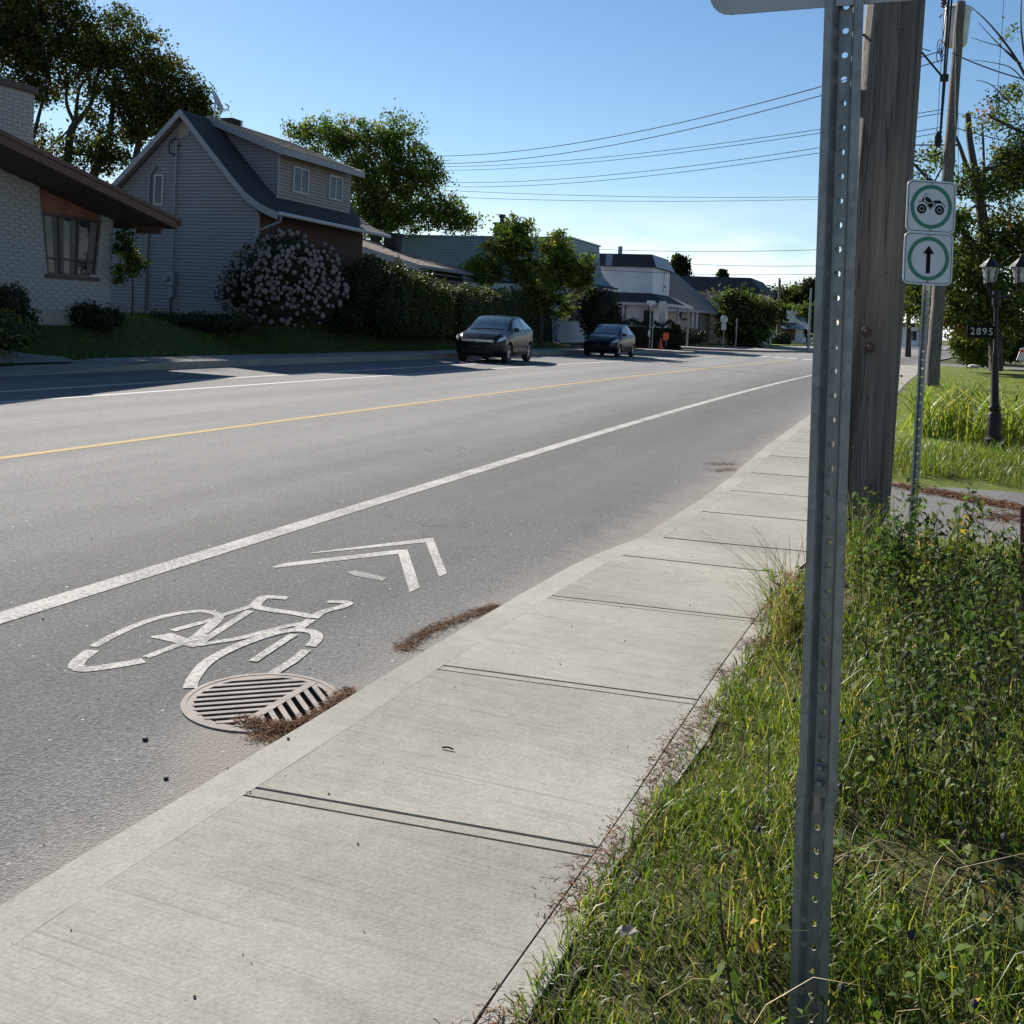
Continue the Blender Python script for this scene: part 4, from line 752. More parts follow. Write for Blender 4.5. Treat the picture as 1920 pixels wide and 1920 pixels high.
cq = P(433, 238, X=-23.1); m = MB(); m.box(-23.3, -22.9, cq.y-.25, cq.y+.25, 7.9, 8.18)
for k in range(4): m.box(-23.38, -22.82, cq.y-.33, cq.y+.33, 8.08+k*.05-.02, 8.08+k*.05)
m.build('roof_vent', M['soffit'], h2)
# satellite dish
dc = P(407, 190, X=-24.2); t = thing('satellite_dish', 'grey satellite dish on a mast above the grey house ridge', 'satellite dish', (dc.x, dc.y, 7.2))
v = []; f = []; ax = Vector((.75, .25, .35)).normalized(); mq = ax.to_track_quat('Z', 'Y').to_matrix()
for i in range(7):
    r = i/6
    for k in range(20): an = 2*math.pi*k/20; v.append(dc+mq@Vector((r*.34*math.cos(an), r*.42*math.sin(an), r*r*.09-.05)))
f = [(i*20+k, i*20+(k+1) % 20, (i+1)*20+(k+1) % 20, (i+1)*20+k) for i in range(6) for k in range(20)]; MB().add(v, f).add([w-ax*.015 for w in v], f).build('dish', M['signback'], t, sm=True)
q1, q2 = P(409, 207, X=-24), P(428, 205, X=-23.6); m = MB(); m.tube([q1, q2, q2+Vector((.02, 0, .12)), q2+Vector((-.12, -.02, .2))], .03, 6); m.build('feed_arm', M['signback'], t); MB().tube([dc-ax*.08, (dc.x-.1, dc.y, 7.15)], .03, 6).build('mast', M['signback'], t)
# ------------------------------------------------------------------ brown roofed bungalow
h3 = thing('low_bungalow', 'low white bungalow with brown shingle roof between the grey house and the maple', 'house', (-24, 45, .7))
Y3, Y3e, XE = 41., 47.8, -20.3; ez = 3.72; rzz = lambda x: ez+(XE-x)*.262
MB().ext([Vector(p) for p in ((-21., Y3+.3, .6), (-21., Y3+.3, rzz(-21.)-.25), (-27.2, Y3+.3, rzz(-27.2)-.25), (-27.2, Y3+.3, .6))], (0, Y3e-Y3-.7, 0)).build('wall', M['soffit'], h3)  # dark backing colours the gaps between boards as shadow lines
xx = -27.2
while xx < -21.02: MB().ext([Vector((xx, Y3+.299, .7)), Vector((xx+.17, Y3+.299, .7)), Vector((xx+.17, Y3+.299, rzz(xx+.17)-.26)), Vector((xx, Y3+.299, rzz(xx)-.26))], (0, -.02, 0)).build('siding_board', M['cream_siding'], h3); xx += .19
MB().ext([Vector(p) for p in ((XE, Y3, ez), (XE, Y3e, ez), (-27.2, Y3e-1.5, rzz(-27.2)), (-27.2, Y3, rzz(-27.2)))], (0, 0, -.08)).build('roof', M['brown_shingle'], h3)
s_ = Vector((-27.2-XE, 0, rzz(-27.2)-ez)); rows = 22
for i in range(rows):
    a, b = i/rows, (i+1)/rows; p = lambda k, y: Vector((XE, y, ez))+s_*k
    q = [p(a, Y3+.02), p(a, Y3e-1.5*a), p(b, Y3e-1.5*b), p(b, Y3+.02)]; nv = Vector((.25, 0, .97)); MB().add([w+nv*.004 for w in q]+[q[0]+nv*.025, q[1]+nv*.025, q[2]+nv*.008, q[3]+nv*.008], [(4, 5, 6, 7), (0, 1, 5, 4), (1, 2, 6, 5), (3, 0, 4, 7)]).build('shingle_course', M['brown_shingle'], h3)
m = MB(); m.ext([Vector((XE, Y3-.03, ez+.02)), Vector((-27.2, Y3-.03, rzz(-27.2)+.02)), Vector((-27.2, Y3-.03, rzz(-27.2)-.28)), Vector((XE, Y3-.03, ez-.28))], (0, .03, 0)); m.build('rake_board', M['white_trim'], h3); MB().tube([(XE+.03, Y3, ez-.08), (XE+.03, Y3e, ez-.1)], .07, 8).build('gutter', M['grey_trim'], h3)
MB().box(-21, XE, Y3+.1, Y3e, ez-.32, ez-.28).build('soffit', M['grey_trim'], h3); MB().tube([(XE, Y3+.15, ez-.1), (-20.9, Y3+.25, ez-.6), (-20.95, Y3+.3, 1)], .035, 6).build('downspout', M['white_trim'], h3)
window(h3, '+X', -20.99, 43.2, 45.0, 2.0, 3.2, (.33, .66)); window(h3, '+X', -20.99, 45.6, 47.0, 2.0, 3.2, (.6,))
cq = P(738, 450, X=-23.9); m = MB(); m.box(-24.3, -23.6, cq.y-.28, cq.y+.28, rzz(-24)-.2, rzz(-24)+.65); m.box(-24.4, -23.5, cq.y-.38, cq.y+.38, rzz(-24)+.62, rzz(-24)+.78); m.build('chimney', M['blackmetal'], h3)
# ------------------------------------------------------------------ blue grey mansard house
h4 = thing('mansard_house', 'pale blue grey house with flaring mansard sides behind the maple', 'house', (-24, 58, .4)); Y4 = 55.6; Z4 = 6.22
fl = [(-18., Z4), (-17.95, 5.4), (-17.85, 4.8), (-17.6, 4.3), (-17.2, 3.95), (-16.7, 3.72)]
MB().ext([Vector((a, Y4, b)) for a, b in fl+[(-16.7, 3.6), (-29.5, 3.6), (-29.5, Z4)]], (0, 5.6, 0)).build('upper_wall', M['dark_shingle'], h4)
boards(h4, '-Y', Y4-.001, [(-29.5, 3.6), (-16.8, 3.62)]+[(a, b) for a, b in fl[::-1]]+[(-29.5, Z4)], .17, M['blue_siding'])
for (xa, za), (xb, zb) in zip(fl[:-1], fl[1:]):
    n = max(1, int(math.hypot(xb-xa, zb-za)/.17))
    for i in range(n): p = lambda k: Vector((xa+(xb-xa)*k/n, Y4+.02, za+(zb-za)*k/n)); a, b = p(i), p(i+1); MB().add([a, b, b+Vector((.02, 0, 0)), a+Vector((.004, 0, 0))]+[w+Vector((0, 5.55, 0)) for w in (a, b, b+Vector((.02, 0, 0)), a+Vector((.004, 0, 0)))], [(0, 1, 2, 3), (4, 5, 6, 7), (3, 2, 6, 7), (1, 5, 6, 2)]).build('siding_board', M['blue_siding'], h4)
MB().box(-29.6, -17.93, Y4-.05, 61.3, Z4, Z4+.1).build('roof_edge', M['blue_siding'], h4); MB().box(-29.3, -18.4, Y4+.1, 61, .3, 3.6).build('lower_wall', M['white_siding'], h4); MB().box(-18.4, -16.7, Y4+.1, 61.2, 3.5, 3.6).build('eave_soffit', M['white_trim'], h4)
a = P(910, 492, Y=Y4); b = P(932, 470, Y=Y4); window(h4, '-Y', Y4-.02, a.x, b.x, a.z-.2, b.z, (.5,))
window(h4, '-Y', Y4+.09, -20.2, -19.2, 1.6, 2.9, ()); window(h4, '+X', -18.39, 57, 58.6, 1.6, 3.0, (.5,))
cq = P(940, 432, Y=Y4+1.5); m = MB(); m.box(cq.x-.35, cq.x+.35, Y4+1.2, Y4+1.9, Z4, cq.z+.35); m.box(cq.x-.42, cq.x+.42, Y4+1.1, Y4+2, cq.z+.35, cq.z+.45); m.lathe((cq.x, Y4+1.55, cq.z+.45), [(.14, 0), (.14, .3), (.22, .32), (.2, .5), (.05, .52)], 12); m.build('chimney', M['dark_brick'], h4)
# ------------------------------------------------------------------ white two storey house with dark mansard
def mansard(name, label, x0, x1, y0, y1, zg_, zw, zr_, ins, wall, roofm):
    h = thing(name, label, 'house', ((x0+x1)/2, (y0+y1)/2, zg_)); MB().box(x0, x1, y0, y1, zg_, zw).build('wall', wall, h)
    lo = [(x0-.3, y0-.3), (x1+.3, y0-.3), (x1+.3, y1+.3), (x0-.3, y1+.3)]; hi = [(x0+ins, y0+ins), (x1-ins, y0+ins), (x1-ins, y1-ins), (x0+ins, y1-ins)]
    MB().add([(a, b, zw) for a, b in lo]+[(a, b, zr_) for a, b in hi], [(0, 1, 2, 3), (4, 5, 6, 7), (0, 1, 5, 4), (1, 2, 6, 5), (2, 3, 7, 6), (3, 0, 4, 7)]).build('roof', roofm, h); return h, lo, hi
h5, lo, hi = mansard('corner_house', 'white sided two storey house with dark mansard roof across the side street', -22.5, -15.6, 65.5, 70.6, .15, 5.3, 6.15, .15, M['white_siding'], M['dark_shingle'])
MB().add([(lo[1][0]+.01, lo[1][1], 5.3), (lo[2][0]+.01, lo[2][1], 5.3), (hi[2][0]+.02, hi[2][1], 6.15), (hi[1][0]+.02, hi[1][1], 6.15)], [(0, 1, 2, 3)]).build('mansard_front', M['grey_trim'], h5)
boards(h5, '-Y', 65.499, [(-22.5, 3.5), (-15.6, 3.5), (-15.6, 5.3), (-22.5, 5.3)], .16, M['white_siding']); boards(h5, '+X', -15.599, [(65.5, 3.2), (70.6, 3.2), (70.6, 5.3), (65.5, 5.3)], .16, M['white_siding'])
window(h5, '+X', -15.58, 68.9, 69.3, 3.9, 5.1, ()); cx5 = P(1163, 470, Y=67).x; MB().box(cx5-.12, cx5+.12, 66.9, 67.1, 6.1, P(1163, 462, Y=67).z).build('chimney', M['grey_trim'], h5); cs5 = P(1143, 485, Y=65.4).x; MB().add([(cs5-.2, 65.18, 5.33), (cs5+.25, 65.18, 5.33), (cs5+.15, 65.62, 6.13), (cs5-.3, 65.62, 6.13)], [(0, 1, 2, 3)]).build('skylight', M['grey_trim'], h5)
po = [(-22.5, 65.5), (-15.6, 65.5), (-15.6, 70.6), (-22.5, 70.6)]; pl = [(-22.5, 64.2), (-14.3, 64.2), (-14.0, 71.2), (-22.5, 71.2)]
MB().add([(a, b, 2.95) for a, b in pl]+[(a, b, 3.62) for a, b in po], [(4, 5, 6, 7), (0, 1, 5, 4), (1, 2, 6, 5), (0, 1, 2, 3), (2, 3, 7, 6), (3, 0, 4, 7)]).build('porch_roof', M['dark_shingle'], h5)
m = MB(); m.box(-22.5, -14.28, 64.15, 64.19, 2.78, 2.96); m.ext([Vector((-14.28, 64.15, 2.78)), Vector((-13.98, 71.2, 2.78)), Vector((-13.98, 71.2, 2.96)), Vector((-14.28, 64.15, 2.96))], (.04, 0, 0)); m.build('porch_fascia', M['white_trim'], h5)
boards(h5, '-Y', 65.499, [(-22.5, .4), (-15.6, .4), (-15.6, 2.8), (-22.5, 2.8)], .3, M['white_siding'])
for x in (-17.9, -17.3, -15.7): MB().box(x-.05, x+.05, 65.42, 65.5, .4, 2.8).build('wall_trim', M['grey_trim'], h5)
for x, y in ((-14.5, 64.5), (-14.3, 67.8), (-14.2, 70.8)): MB().box(x-.06, x+.06, y-.06, y+.06, .2, 2.8).build('porch_post', M['white_trim'], h5)
MB().box(-16, -15.4, 65.3, 65.45, 1.5, 2.5).build('shutter', M['dark_shingle'], h5)
# hip roofed low house with a wreath, and dark mansard house with balcony
h6 = thing('hip_roof_house', 'low cream house with grey hip roof and dark wreath on its wall', 'house', (-15, 82, .2)); 
MB().box(-22, -15.4, 78.5, 86, .2, 2.9).build('wall', M['cream_siding'], h6); MB().add([(-22.6, 77.9, 2.85), (-14.5, 77.9, 2.85), (-14.5, 86.6, 2.85), (-22.6, 86.6, 2.85), (-19.5, 80.5, 6.3), (-18.5, 80.5, 6.3), (-18.5, 84, 6.3), (-19.5, 84, 6.3)], [(0, 1, 5, 4), (1, 2, 6, 5), (2, 3, 7, 6), (3, 0, 4, 7), (4, 5, 6, 7), (0, 1, 2, 3)]).build('roof', M['grey_shingle'], h6)
MB().box(-22.6, -14.48, 77.86, 77.9, 2.68, 2.86).build('fascia', M['grey_trim'], h6); MB().box(-14.5, -14.46, 77.9, 86.6, 2.68, 2.86).build('fascia', M['grey_trim'], h6)
wq = P(1283, 591, Y=78.4); v = []; 
for i in range(20):
    for k in range(6): a, b = 2*math.pi*i/20, 2*math.pi*k/6; r = .55+.09*math.cos(b); v.append((wq.x+r*math.cos(a)*.62, 78.4+.08*math.sin(b), wq.z+r*math.sin(a)*.62))
m = MB().add(v, [(i*6+k, i*6+(k+1) % 6, ((i+1) % 20)*6+(k+1) % 6, ((i+1) % 20)*6+k) for i in range(20) for k in range(6)]); m.build('wreath', M['darkcore'], h6)
for x in (-15.3, -15.0): MB().box(x-.06, x+.06, 78.2, 78.45, .2, 2.85).build('porch_column', M['white_trim'], h6)
window(h6, '+X', -15.38, 80, 81.4, .9, 2.4, (.5,))
h7, lo, hi = mansard('balcony_house', 'two storey house with near black mansard roof and white balcony rail, behind the round tree', -27, P(1424, 545, Y=90).x, 90, 100, .2, P(1300, 545, Y=90).z, P(1300, 518, Y=91).z, .9, M['cream_siding'], M['dark_shingle'])
m = MB(); ba, bb = P(1327, 575, Y=89.2), P(1350, 557, Y=89.2); m.box(ba.x, ba.x+3, 88.9, 90, ba.z-.15, ba.z); m.build('balcony_floor', M['white_trim'], h7)
rl_ = MB(); rl_.box(ba.x, ba.x+3, 88.9, 88.95, ba.z+.9, ba.z+.97); rl_.box(ba.x, ba.x+3, 88.9, 88.95, ba.z+.08, ba.z+.14); br = rl_.build('balcony_rail', M['white_trim'], h7)
for i in range(19): MB().box(ba.x+i*.16, ba.x+i*.16+.04, 88.9, 88.95, ba.z+.1, ba.z+.93).build('baluster', M['white_trim'], br)
MB().tube([(ba.x-.3, 89.8, 4.9), (ba.x-.1, 89.7, 4.7), (ba.x-.1, 89.7, 2.6)], .06, 6).build('downspout', M['white_trim'], h7)
window(h7, '-Y', 89.99, -17.6, -16.6, 2.9, 4.4, (.5,))
# small house with blue roof further down the street
h8 = thing('small_house', 'small far house with blue roof and stair behind the crosswalk', 'house', (-12, 126, .3)); c = P(1500, 650, Y=122)
a, b = P(1455, 612, Y=122), P(1505, 612, Y=122); gz = .3
MB().box(a.x-3, b.x, 122, 130, gz, a.z-.1).build('wall', M['white_siding'], h8); rt = P(1490, 583, Y=124).z
MB().add([(a.x-3.5, 121.3, a.z-.2), (b.x+1., 121.3, a.z-.2), (b.x+1, 130.5, a.z-.2), (a.x-3.5, 130.5, a.z-.2), (a.x-2.5, 124, rt), (b.x-.6, 124, rt), (b.x-.6, 128, rt), (a.x-2.5, 128, rt)], [(0, 1, 5, 4), (1, 2, 6, 5), (2, 3, 7, 6), (3, 0, 4, 7), (4, 5, 6, 7), (0, 1, 2, 3)]).build('roof', M['blue_siding'], h8)
MB().box(a.x+.6, a.x+2.2, 121.9, 121.99, gz+.3, gz+2.3).build('door', M['brown_trim'], h8); m = MB(); 
for k in range(5): m.box(b.x+.3+k*.5, b.x+.8+k*.5, 120, 121.3, gz+.2*k, gz+.2*k+.2)
m.build('stair', M['grey_trim'], h8)
h9 = thing('far_garage', 'dark blue building with white front at the end of the near sidewalk', 'building', (8, 150, .3)); a, b = P(1690, 612, Y=150), P(1722, 655, Y=150)
MB().box(a.x, b.x, 150, 158, .2, a.z).build('wall', M['white_siding'], h9); c = P(1760, 575, Y=152); MB().box(b.x, c.x, 150, 160, .2, c.z).build('dark_wall', M['dark_shingle'], h9); MB().box(a.x-.4, b.x+.3, 149.4, 158, a.z, a.z+.5).build('roof', M['dark_shingle'], h9)
window(h9, '-Y', 149.98, a.x+.8, a.x+2, 1.2, 2.4, (.5,))
# ------------------------------------------------------------------ cars
def car(name, label, loc, st, L_, wb, f0, wr_, paintm, glass=(1.28, 2.1, 1.5, 3.75), emb='H', group='cars parked along the far kerb'):
    # st rows: y, z bottom, z shoulder, half width, z roof, half width roof
    t = thing(name, label, 'car', loc, group); O = Vector(loc); st = np.array(st)
    ysm = np.linspace(st[0, 0], st[-1, 0], 58); g = lambda y: [np.interp(y, st[:, 0], st[:, k]) for k in range(1, 6)]
    def ring(y):
        ks = [np.array(g(y+o)) for o in (-.09, 0, .09)]; zb, zs, w, zr, wr = (ks[0]+2*ks[1]+ks[2])/4
        p = [(0, zb), (w*.75, zb), (w*.95, zb+.05), (w*1.0, zb+.2*(zs-zb)), (w*1.015, zb+.5*(zs-zb)), (w*1.0, zb+.75*(zs-zb)), (w*.985, zb+.93*(zs-zb)), (w*.95, zs)]
        g0, g1 = (w*.95, zs), (wr, zr-.05)
        for k in (.33, .66, 1): p.append((g0[0]+(g1[0]-g0[0])*k+.025*math.sin(k*math.pi)*(zr-zs), g0[1]+(g1[1]-g0[1])*k))
        p += [(wr*.93, zr-.012), (wr*.6, zr+.0), (0, zr+.012)]; return p
    m = MB(); n = len(ring(1.)); 
    for y in ysm:
        r = ring(y); m.v += [O+Vector((x, y, z)) for x, z in r]+[O+Vector((-x, y, z)) for x, z in r[1:-1][::-1]]
    nn = 2*n-2
    m.f = [(i*nn+k, i*nn+(k+1) % nn, (i+1)*nn+(k+1) % nn, (i+1)*nn+k) for i in range(len(ysm)-1) for k in range(nn)]+[tuple(range(nn))[::-1], tuple((len(ysm)-1)*nn+k for k in range(nn))]
    body = m.build('body', paintm, t, sm=False)
    cut = MB()
    for wy in (f0, f0+wb):
        for sx in (-1, 1): cut.lathe(O+Vector((sx*.62, wy, wr_+.005)), [(wr_+.055, -.25 if sx < 0 else -.02), (wr_+.055, .02 if sx < 0 else .45)] if sx > 0 else [(wr_+.055, -.45), (wr_+.055, .02)], 28, (1, 0, 0))
    co = cut.build('cutter', paintm); bo = body.modifiers.new('b', 'BOOLEAN'); bo.object = co; bo.operation = 'DIFFERENCE'; bo.solver = 'EXACT'
    bpy.context.view_layer.update(); dg = bpy.context.evaluated_depsgraph_get(); me = bpy.data.meshes.new_from_object(body.evaluated_get(dg)); body.modifiers.clear(); body.data = me; bpy.data.objects.remove(co)
    me.polygons.foreach_set('use_smooth', [True]*len(me.polygons)); me.set_sharp_from_angle(angle=math.radians(32))
    def surf(y, k, sx, off=.008):                        # point on the ring, k in ring index
        r = ring(y); i = int(min(k, n-1.001)); a, b = r[i], r[i+1]; fr = k-i; x, z = a[0]+(b[0]-a[0])*fr, a[1]+(b[1]-a[1])*fr; d = Vector((b[1]-a[1], 0, -(b[0]-a[0]))); d = d.normalized() if d.length else Vector((0, 0, 1))
        return O+Vector((sx*(x+d.x*off), y, z+d.z*off))
    def patch(nm, y0_, y1_, k0, k1, mat, sx=1, off=.008, ny=8, nk=4, sk0=0, sk1=0):
        p = MB(); v = [surf(y0_+(y1_-y0_)*i/ny+(sk0*(1-i/ny)+sk1*i/ny)*(j/nk), k0+(k1-k0)*j/nk, sx, off) for i in range(ny+1) for j in range(nk+1)]
        p.add(v, [(i*(nk+1)+j, i*(nk+1)+j+1, (i+1)*(nk+1)+j+1, (i+1)*(nk+1)+j) for i in range(ny) for j in range(nk)]); return p.build(nm, mat, t, sm=True)
    g0, g1, s0, s1 = glass
    ws = MB(); v = []; ny, nx = 8, 10
    for i in range(ny+1):
        y = g0+(g1-g0)*i/ny; zb, zs, w, zr, wr = g(y); r = ring(y); 
        for j in range(nx+1): u = -1+2*j/nx; x = abs(u)*r[-4][0]*.97; z = np.interp(x, [0, r[-2][0], r[-3][0], r[-4][0]], [r[-1][1], r[-2][1], r[-3][1], r[-4][1]]); v.append(O+Vector((math.copysign(x, u), y-.008, z+.012)))
    ws_m = M['windscreen']; ws.add(v, [(i*(nx+1)+j, i*(nx+1)+j+1, (i+1)*(nx+1)+j+1, (i+1)*(nx+1)+j) for i in range(ny) for j in range(nx)]).build('windshield', ws_m, t, sm=True)
    md = s0+(s1-s0)*.5
    for sx in (-1, 1):
        patch('side_window', s0-.1, md-.04, 7.25, 9.7, M['carglass'], sx, sk0=.42, sk1=0); patch('side_window', md+.04, s1, 7.25, 9.7, M['carglass'], sx, sk0=0, sk1=-.5)
        patch('sill_trim', f0+wr_+.1, f0+wb-wr_-.1, 1.9, 3.0, M['blackplastic'], sx, .012); patch('door_handle', md-.3, md-.12, 6.2, 6.45, M['chrome'], sx, .02, 2, 1)
        patch('headlight', .05, .42, 5.6, 6.9, M['headlamp'], sx, .012, 5, 3, sk0=.08)
        mp_ = surf(s0-.05, 7.5, sx, .02); MB().ob(mp_+Vector((sx*.11, 0, .06)), (.2, .1, .13), Matrix.Identity(3)).build('side_mirror', M['blackplastic'] if sx > 0 else paintm, t, bev=.02)
        for q_ in (md, s0+.0+.05, s1-.1): patch('door_seam', q_-.006, q_+.006, 3.2, 7.2, M['blackplastic'], sx, .004, 1, 5)
        for wy in (f0, f0+wb):
            c = O+Vector((sx*(np.interp(wy, st[:, 0], st[:, 3])-.11), wy, wr_)); w_ = MB().lathe(c, [(wr_*.68, -.1), (wr_*.95, -.1), (wr_, -.07), (wr_, .07), (wr_*.95, .1), (wr_*.72, .1), (wr_*.7, .07)], 28, (sx, 0, 0)).build('wheel', M['tyre'], t, sm=True)
            m = MB(); m.lathe(c, [(wr_*.72, -.02), (wr_*.72, .085), (wr_*.66, .09), (wr_*.64, .03)], 28, (sx, 0, 0)); m.lathe(c, [(.06, .0), (.06, .075), (.04, .085)], 12, (sx, 0, 0))
            for k in range(5):
                a = 2*math.pi*k/5+.3; d = Vector((0, math.cos(a), math.sin(a))); m.ob(c+Vector((sx*.065, 0, 0))+d*wr_*.38, (.03, wr_*.6, .065), Matrix((Vector((1, 0, 0)), d, Vector((1, 0, 0)).cross(d))).transposed())
            m.build('rim', M['rim'], w_); MB().lathe(c, [(wr_*.66, -.03), (wr_*.66, .0)], 20, (sx, 0, 0)).build('brake_disc', M['blackplastic'], w_)
    zs_ = g(.05)[1]; fy = O.y-.0
    fz = lambda z: O.z+z
    m = MB(); m.box(O.x-.56, O.x+.56, O.y-.02, O.y+.1, fz(zs_-.09), fz(zs_+.0)); gri = m.build('grille_bar', M['chrome'] if emb == 'H' else paintm, t, bev=.01)
    e = MB(); ez_ = fz(zs_-.04)
    if emb == 'H':
        for x in (-.045, .045): e.box(O.x+x-.012, O.x+x+.012, O.y-.035, O.y-.02, ez_-.05, ez_+.05)
        e.box(O.x-.035, O.x+.035, O.y-.034, O.y-.021, ez_-.012, ez_+.012); e.tube([(O.x+.085*math.cos(a_), O.y-.03, ez_+.07*math.sin(a_)) for a_ in np.linspace(0, 2*math.pi, 20)], .008, 5)
    else:
        for k in range(3): a_ = math.pi/2+2*math.pi*k/3; cx, cz = O.x+.04*math.cos(a_), ez_+.04*math.sin(a_); dx, dz = math.cos(a_)*.036, math.sin(a_)*.036; e.ext([Vector(p) for p in ((cx+dx, O.y-.03, cz+dz), (cx-dz*.55, O.y-.03, cz+dx*.55), (cx-dx, O.y-.03, cz-dz), (cx+dz*.55, O.y-.03, cz-dx*.55))], (0, -.01, 0))
    e.build('emblem', M['chrome'] if emb == 'H' else M['redmetal'], t)
    m = MB(); m.box(O.x-.55, O.x+.55, O.y+.0, O.y+.12, fz(.32), fz(.5)); 
    for k in range(4): m.box(O.x-.55, O.x+.55, O.y-.012, O.y+.0, fz(.34+k*.045), fz(.355+k*.045))
    m.build('lower_grille', M['blackplastic'], t); MB().box(O.x-.15, O.x+.15, O.y-.03, O.y-.018, fz(.52), fz(.57)).build('licence_bracket', M['blackplastic'], t)
    MB().box(O.x-.6, O.x+.6, O.y+.3, O.y+L_-.3, fz(.2), fz(.26)).build('underbody', M['blackplastic'], t)
    return t
st1 = [(0, .34, .74, .52, .78, .42), (.08, .28, .82, .76, .88, .60), (.35, .22, .92, .88, 1.0, .70), (.9, .20, 1.0, .89, 1.08, .74), (1.15, .2, 1.03, .89, 1.12, .74), (1.6, .2, 1.06, .89, 1.42, .66), (1.95, .2, 1.07, .89, 1.57, .63), (2.6, .2, 1.10, .89, 1.625, .63), (3.2, .2, 1.13, .89, 1.60, .61), (3.65, .22, 1.16, .885, 1.52, .59), (3.98, .25, 1.16, .87, 1.38, .58), (4.2, .34, 1.06, .82, 1.18, .6), (4.33, .42, .85, .74, .92, .52)]
o1 = P(950, 681, Z=0); a5 = math.radians(5); o1 = (o1.x-(.8*math.cos(a5)-.88*math.sin(a5)), o1.y-(.8*math.sin(a5)+.88*math.cos(a5)), 0)
k1 = car('parked_car', 'glossy black compact crossover with chrome grille bar, nearer of the two at the far kerb', o1, st1, 4.34, 2.61, .88, .345, M['carpaint'], (1.17, 1.95, 1.42, 3.85)); k1.rotation_euler.z = a5
st2 = [(0, .32, .66, .46, .70, .36), (.10, .24, .74, .70, .79, .52), (.4, .18, .82, .82, .92, .62), (.8, .18, .88, .83, 1.0, .66), (1.0, .18, .92, .83, 1.04, .66), (1.5, .18, .95, .83, 1.33, .60), (1.85, .18, .96, .83, 1.46, .57), (2.4, .18, .98, .83, 1.50, .57), (3.0, .18, 1.0, .83, 1.46, .55), (3.4, .2, 1.02, .82, 1.33, .54), (3.65, .24, .98, .78, 1.1, .55), (3.8, .32, .85, .7, .92, .5)]
car('parked_car', 'small navy hatchback with red emblem, farther of the two at the far kerb', (-12.95, 44.6, 0), st2, 3.8, 2.45, .75, .29, M['carpaint2'], (1.03, 1.85, 1.2, 3.2), 'M')
def dupe(root, loc, rotz, label, group=None, mats=None):
    r = root.copy(); COL.objects.link(r); r.location = loc; r.rotation_euler = (0, 0, rotz); r['label'] = label
    if group: r['group'] = group
    for ch in root.children:
        c = ch.copy(); COL.objects.link(c); c.parent = r
        for gch in ch.children: d = gch.copy(); COL.objects.link(d); d.parent = c
        if mats and ch.name.startswith(('body',)): c.data = ch.data.copy(); c.data.materials.clear(); c.data.materials.append(mats)
    return r
c2 = [o for o in bpy.data.objects if o.name.startswith('parked_car')][1]
wc = dupe(c2, (-23.2, 53.9, .45), math.radians(90), 'white car parked in the driveway behind the maple trunk', 'cars parked away from the kerb', M['whitepaint'])
dupe(c2, (6.2, 118, .05), 0, 'tiny dark car seen beyond the end of the near sidewalk', 'cars parked away from the kerb')
# ------------------------------------------------------------------ trees and shrubs
LS = {'green': ([C(.055, .085, .02), C(.085, .12, .028), C(.035, .055, .015), C(.14, .15, .04)], [4, 3, 3, 1]),
      'autumn': ([C(.05, .07, .02), C(.08, .085, .022), C(.13, .10, .03), C(.03, .045, .014)], [4, 3, 1.2, 3]),
      'mixed': ([C(.10, .14, .03), C(.14, .16, .04), C(.06, .09, .02), C(.24, .10, .04), C(.04, .06, .02)], [3, 2, 3, .35, 2]),
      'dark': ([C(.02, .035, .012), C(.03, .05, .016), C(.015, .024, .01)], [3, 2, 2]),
      'bright': ([C(.10, .15, .03), C(.15, .18, .04), C(.06, .10, .02), C(.2, .16, .05)], [3, 2, 3, .5])}
def ellw(e, D, dz=0):
    c = P(e[0], e[1], D=D+dz); return np.array(c), np.array([e[2]*D/F, e[3]*D/F])
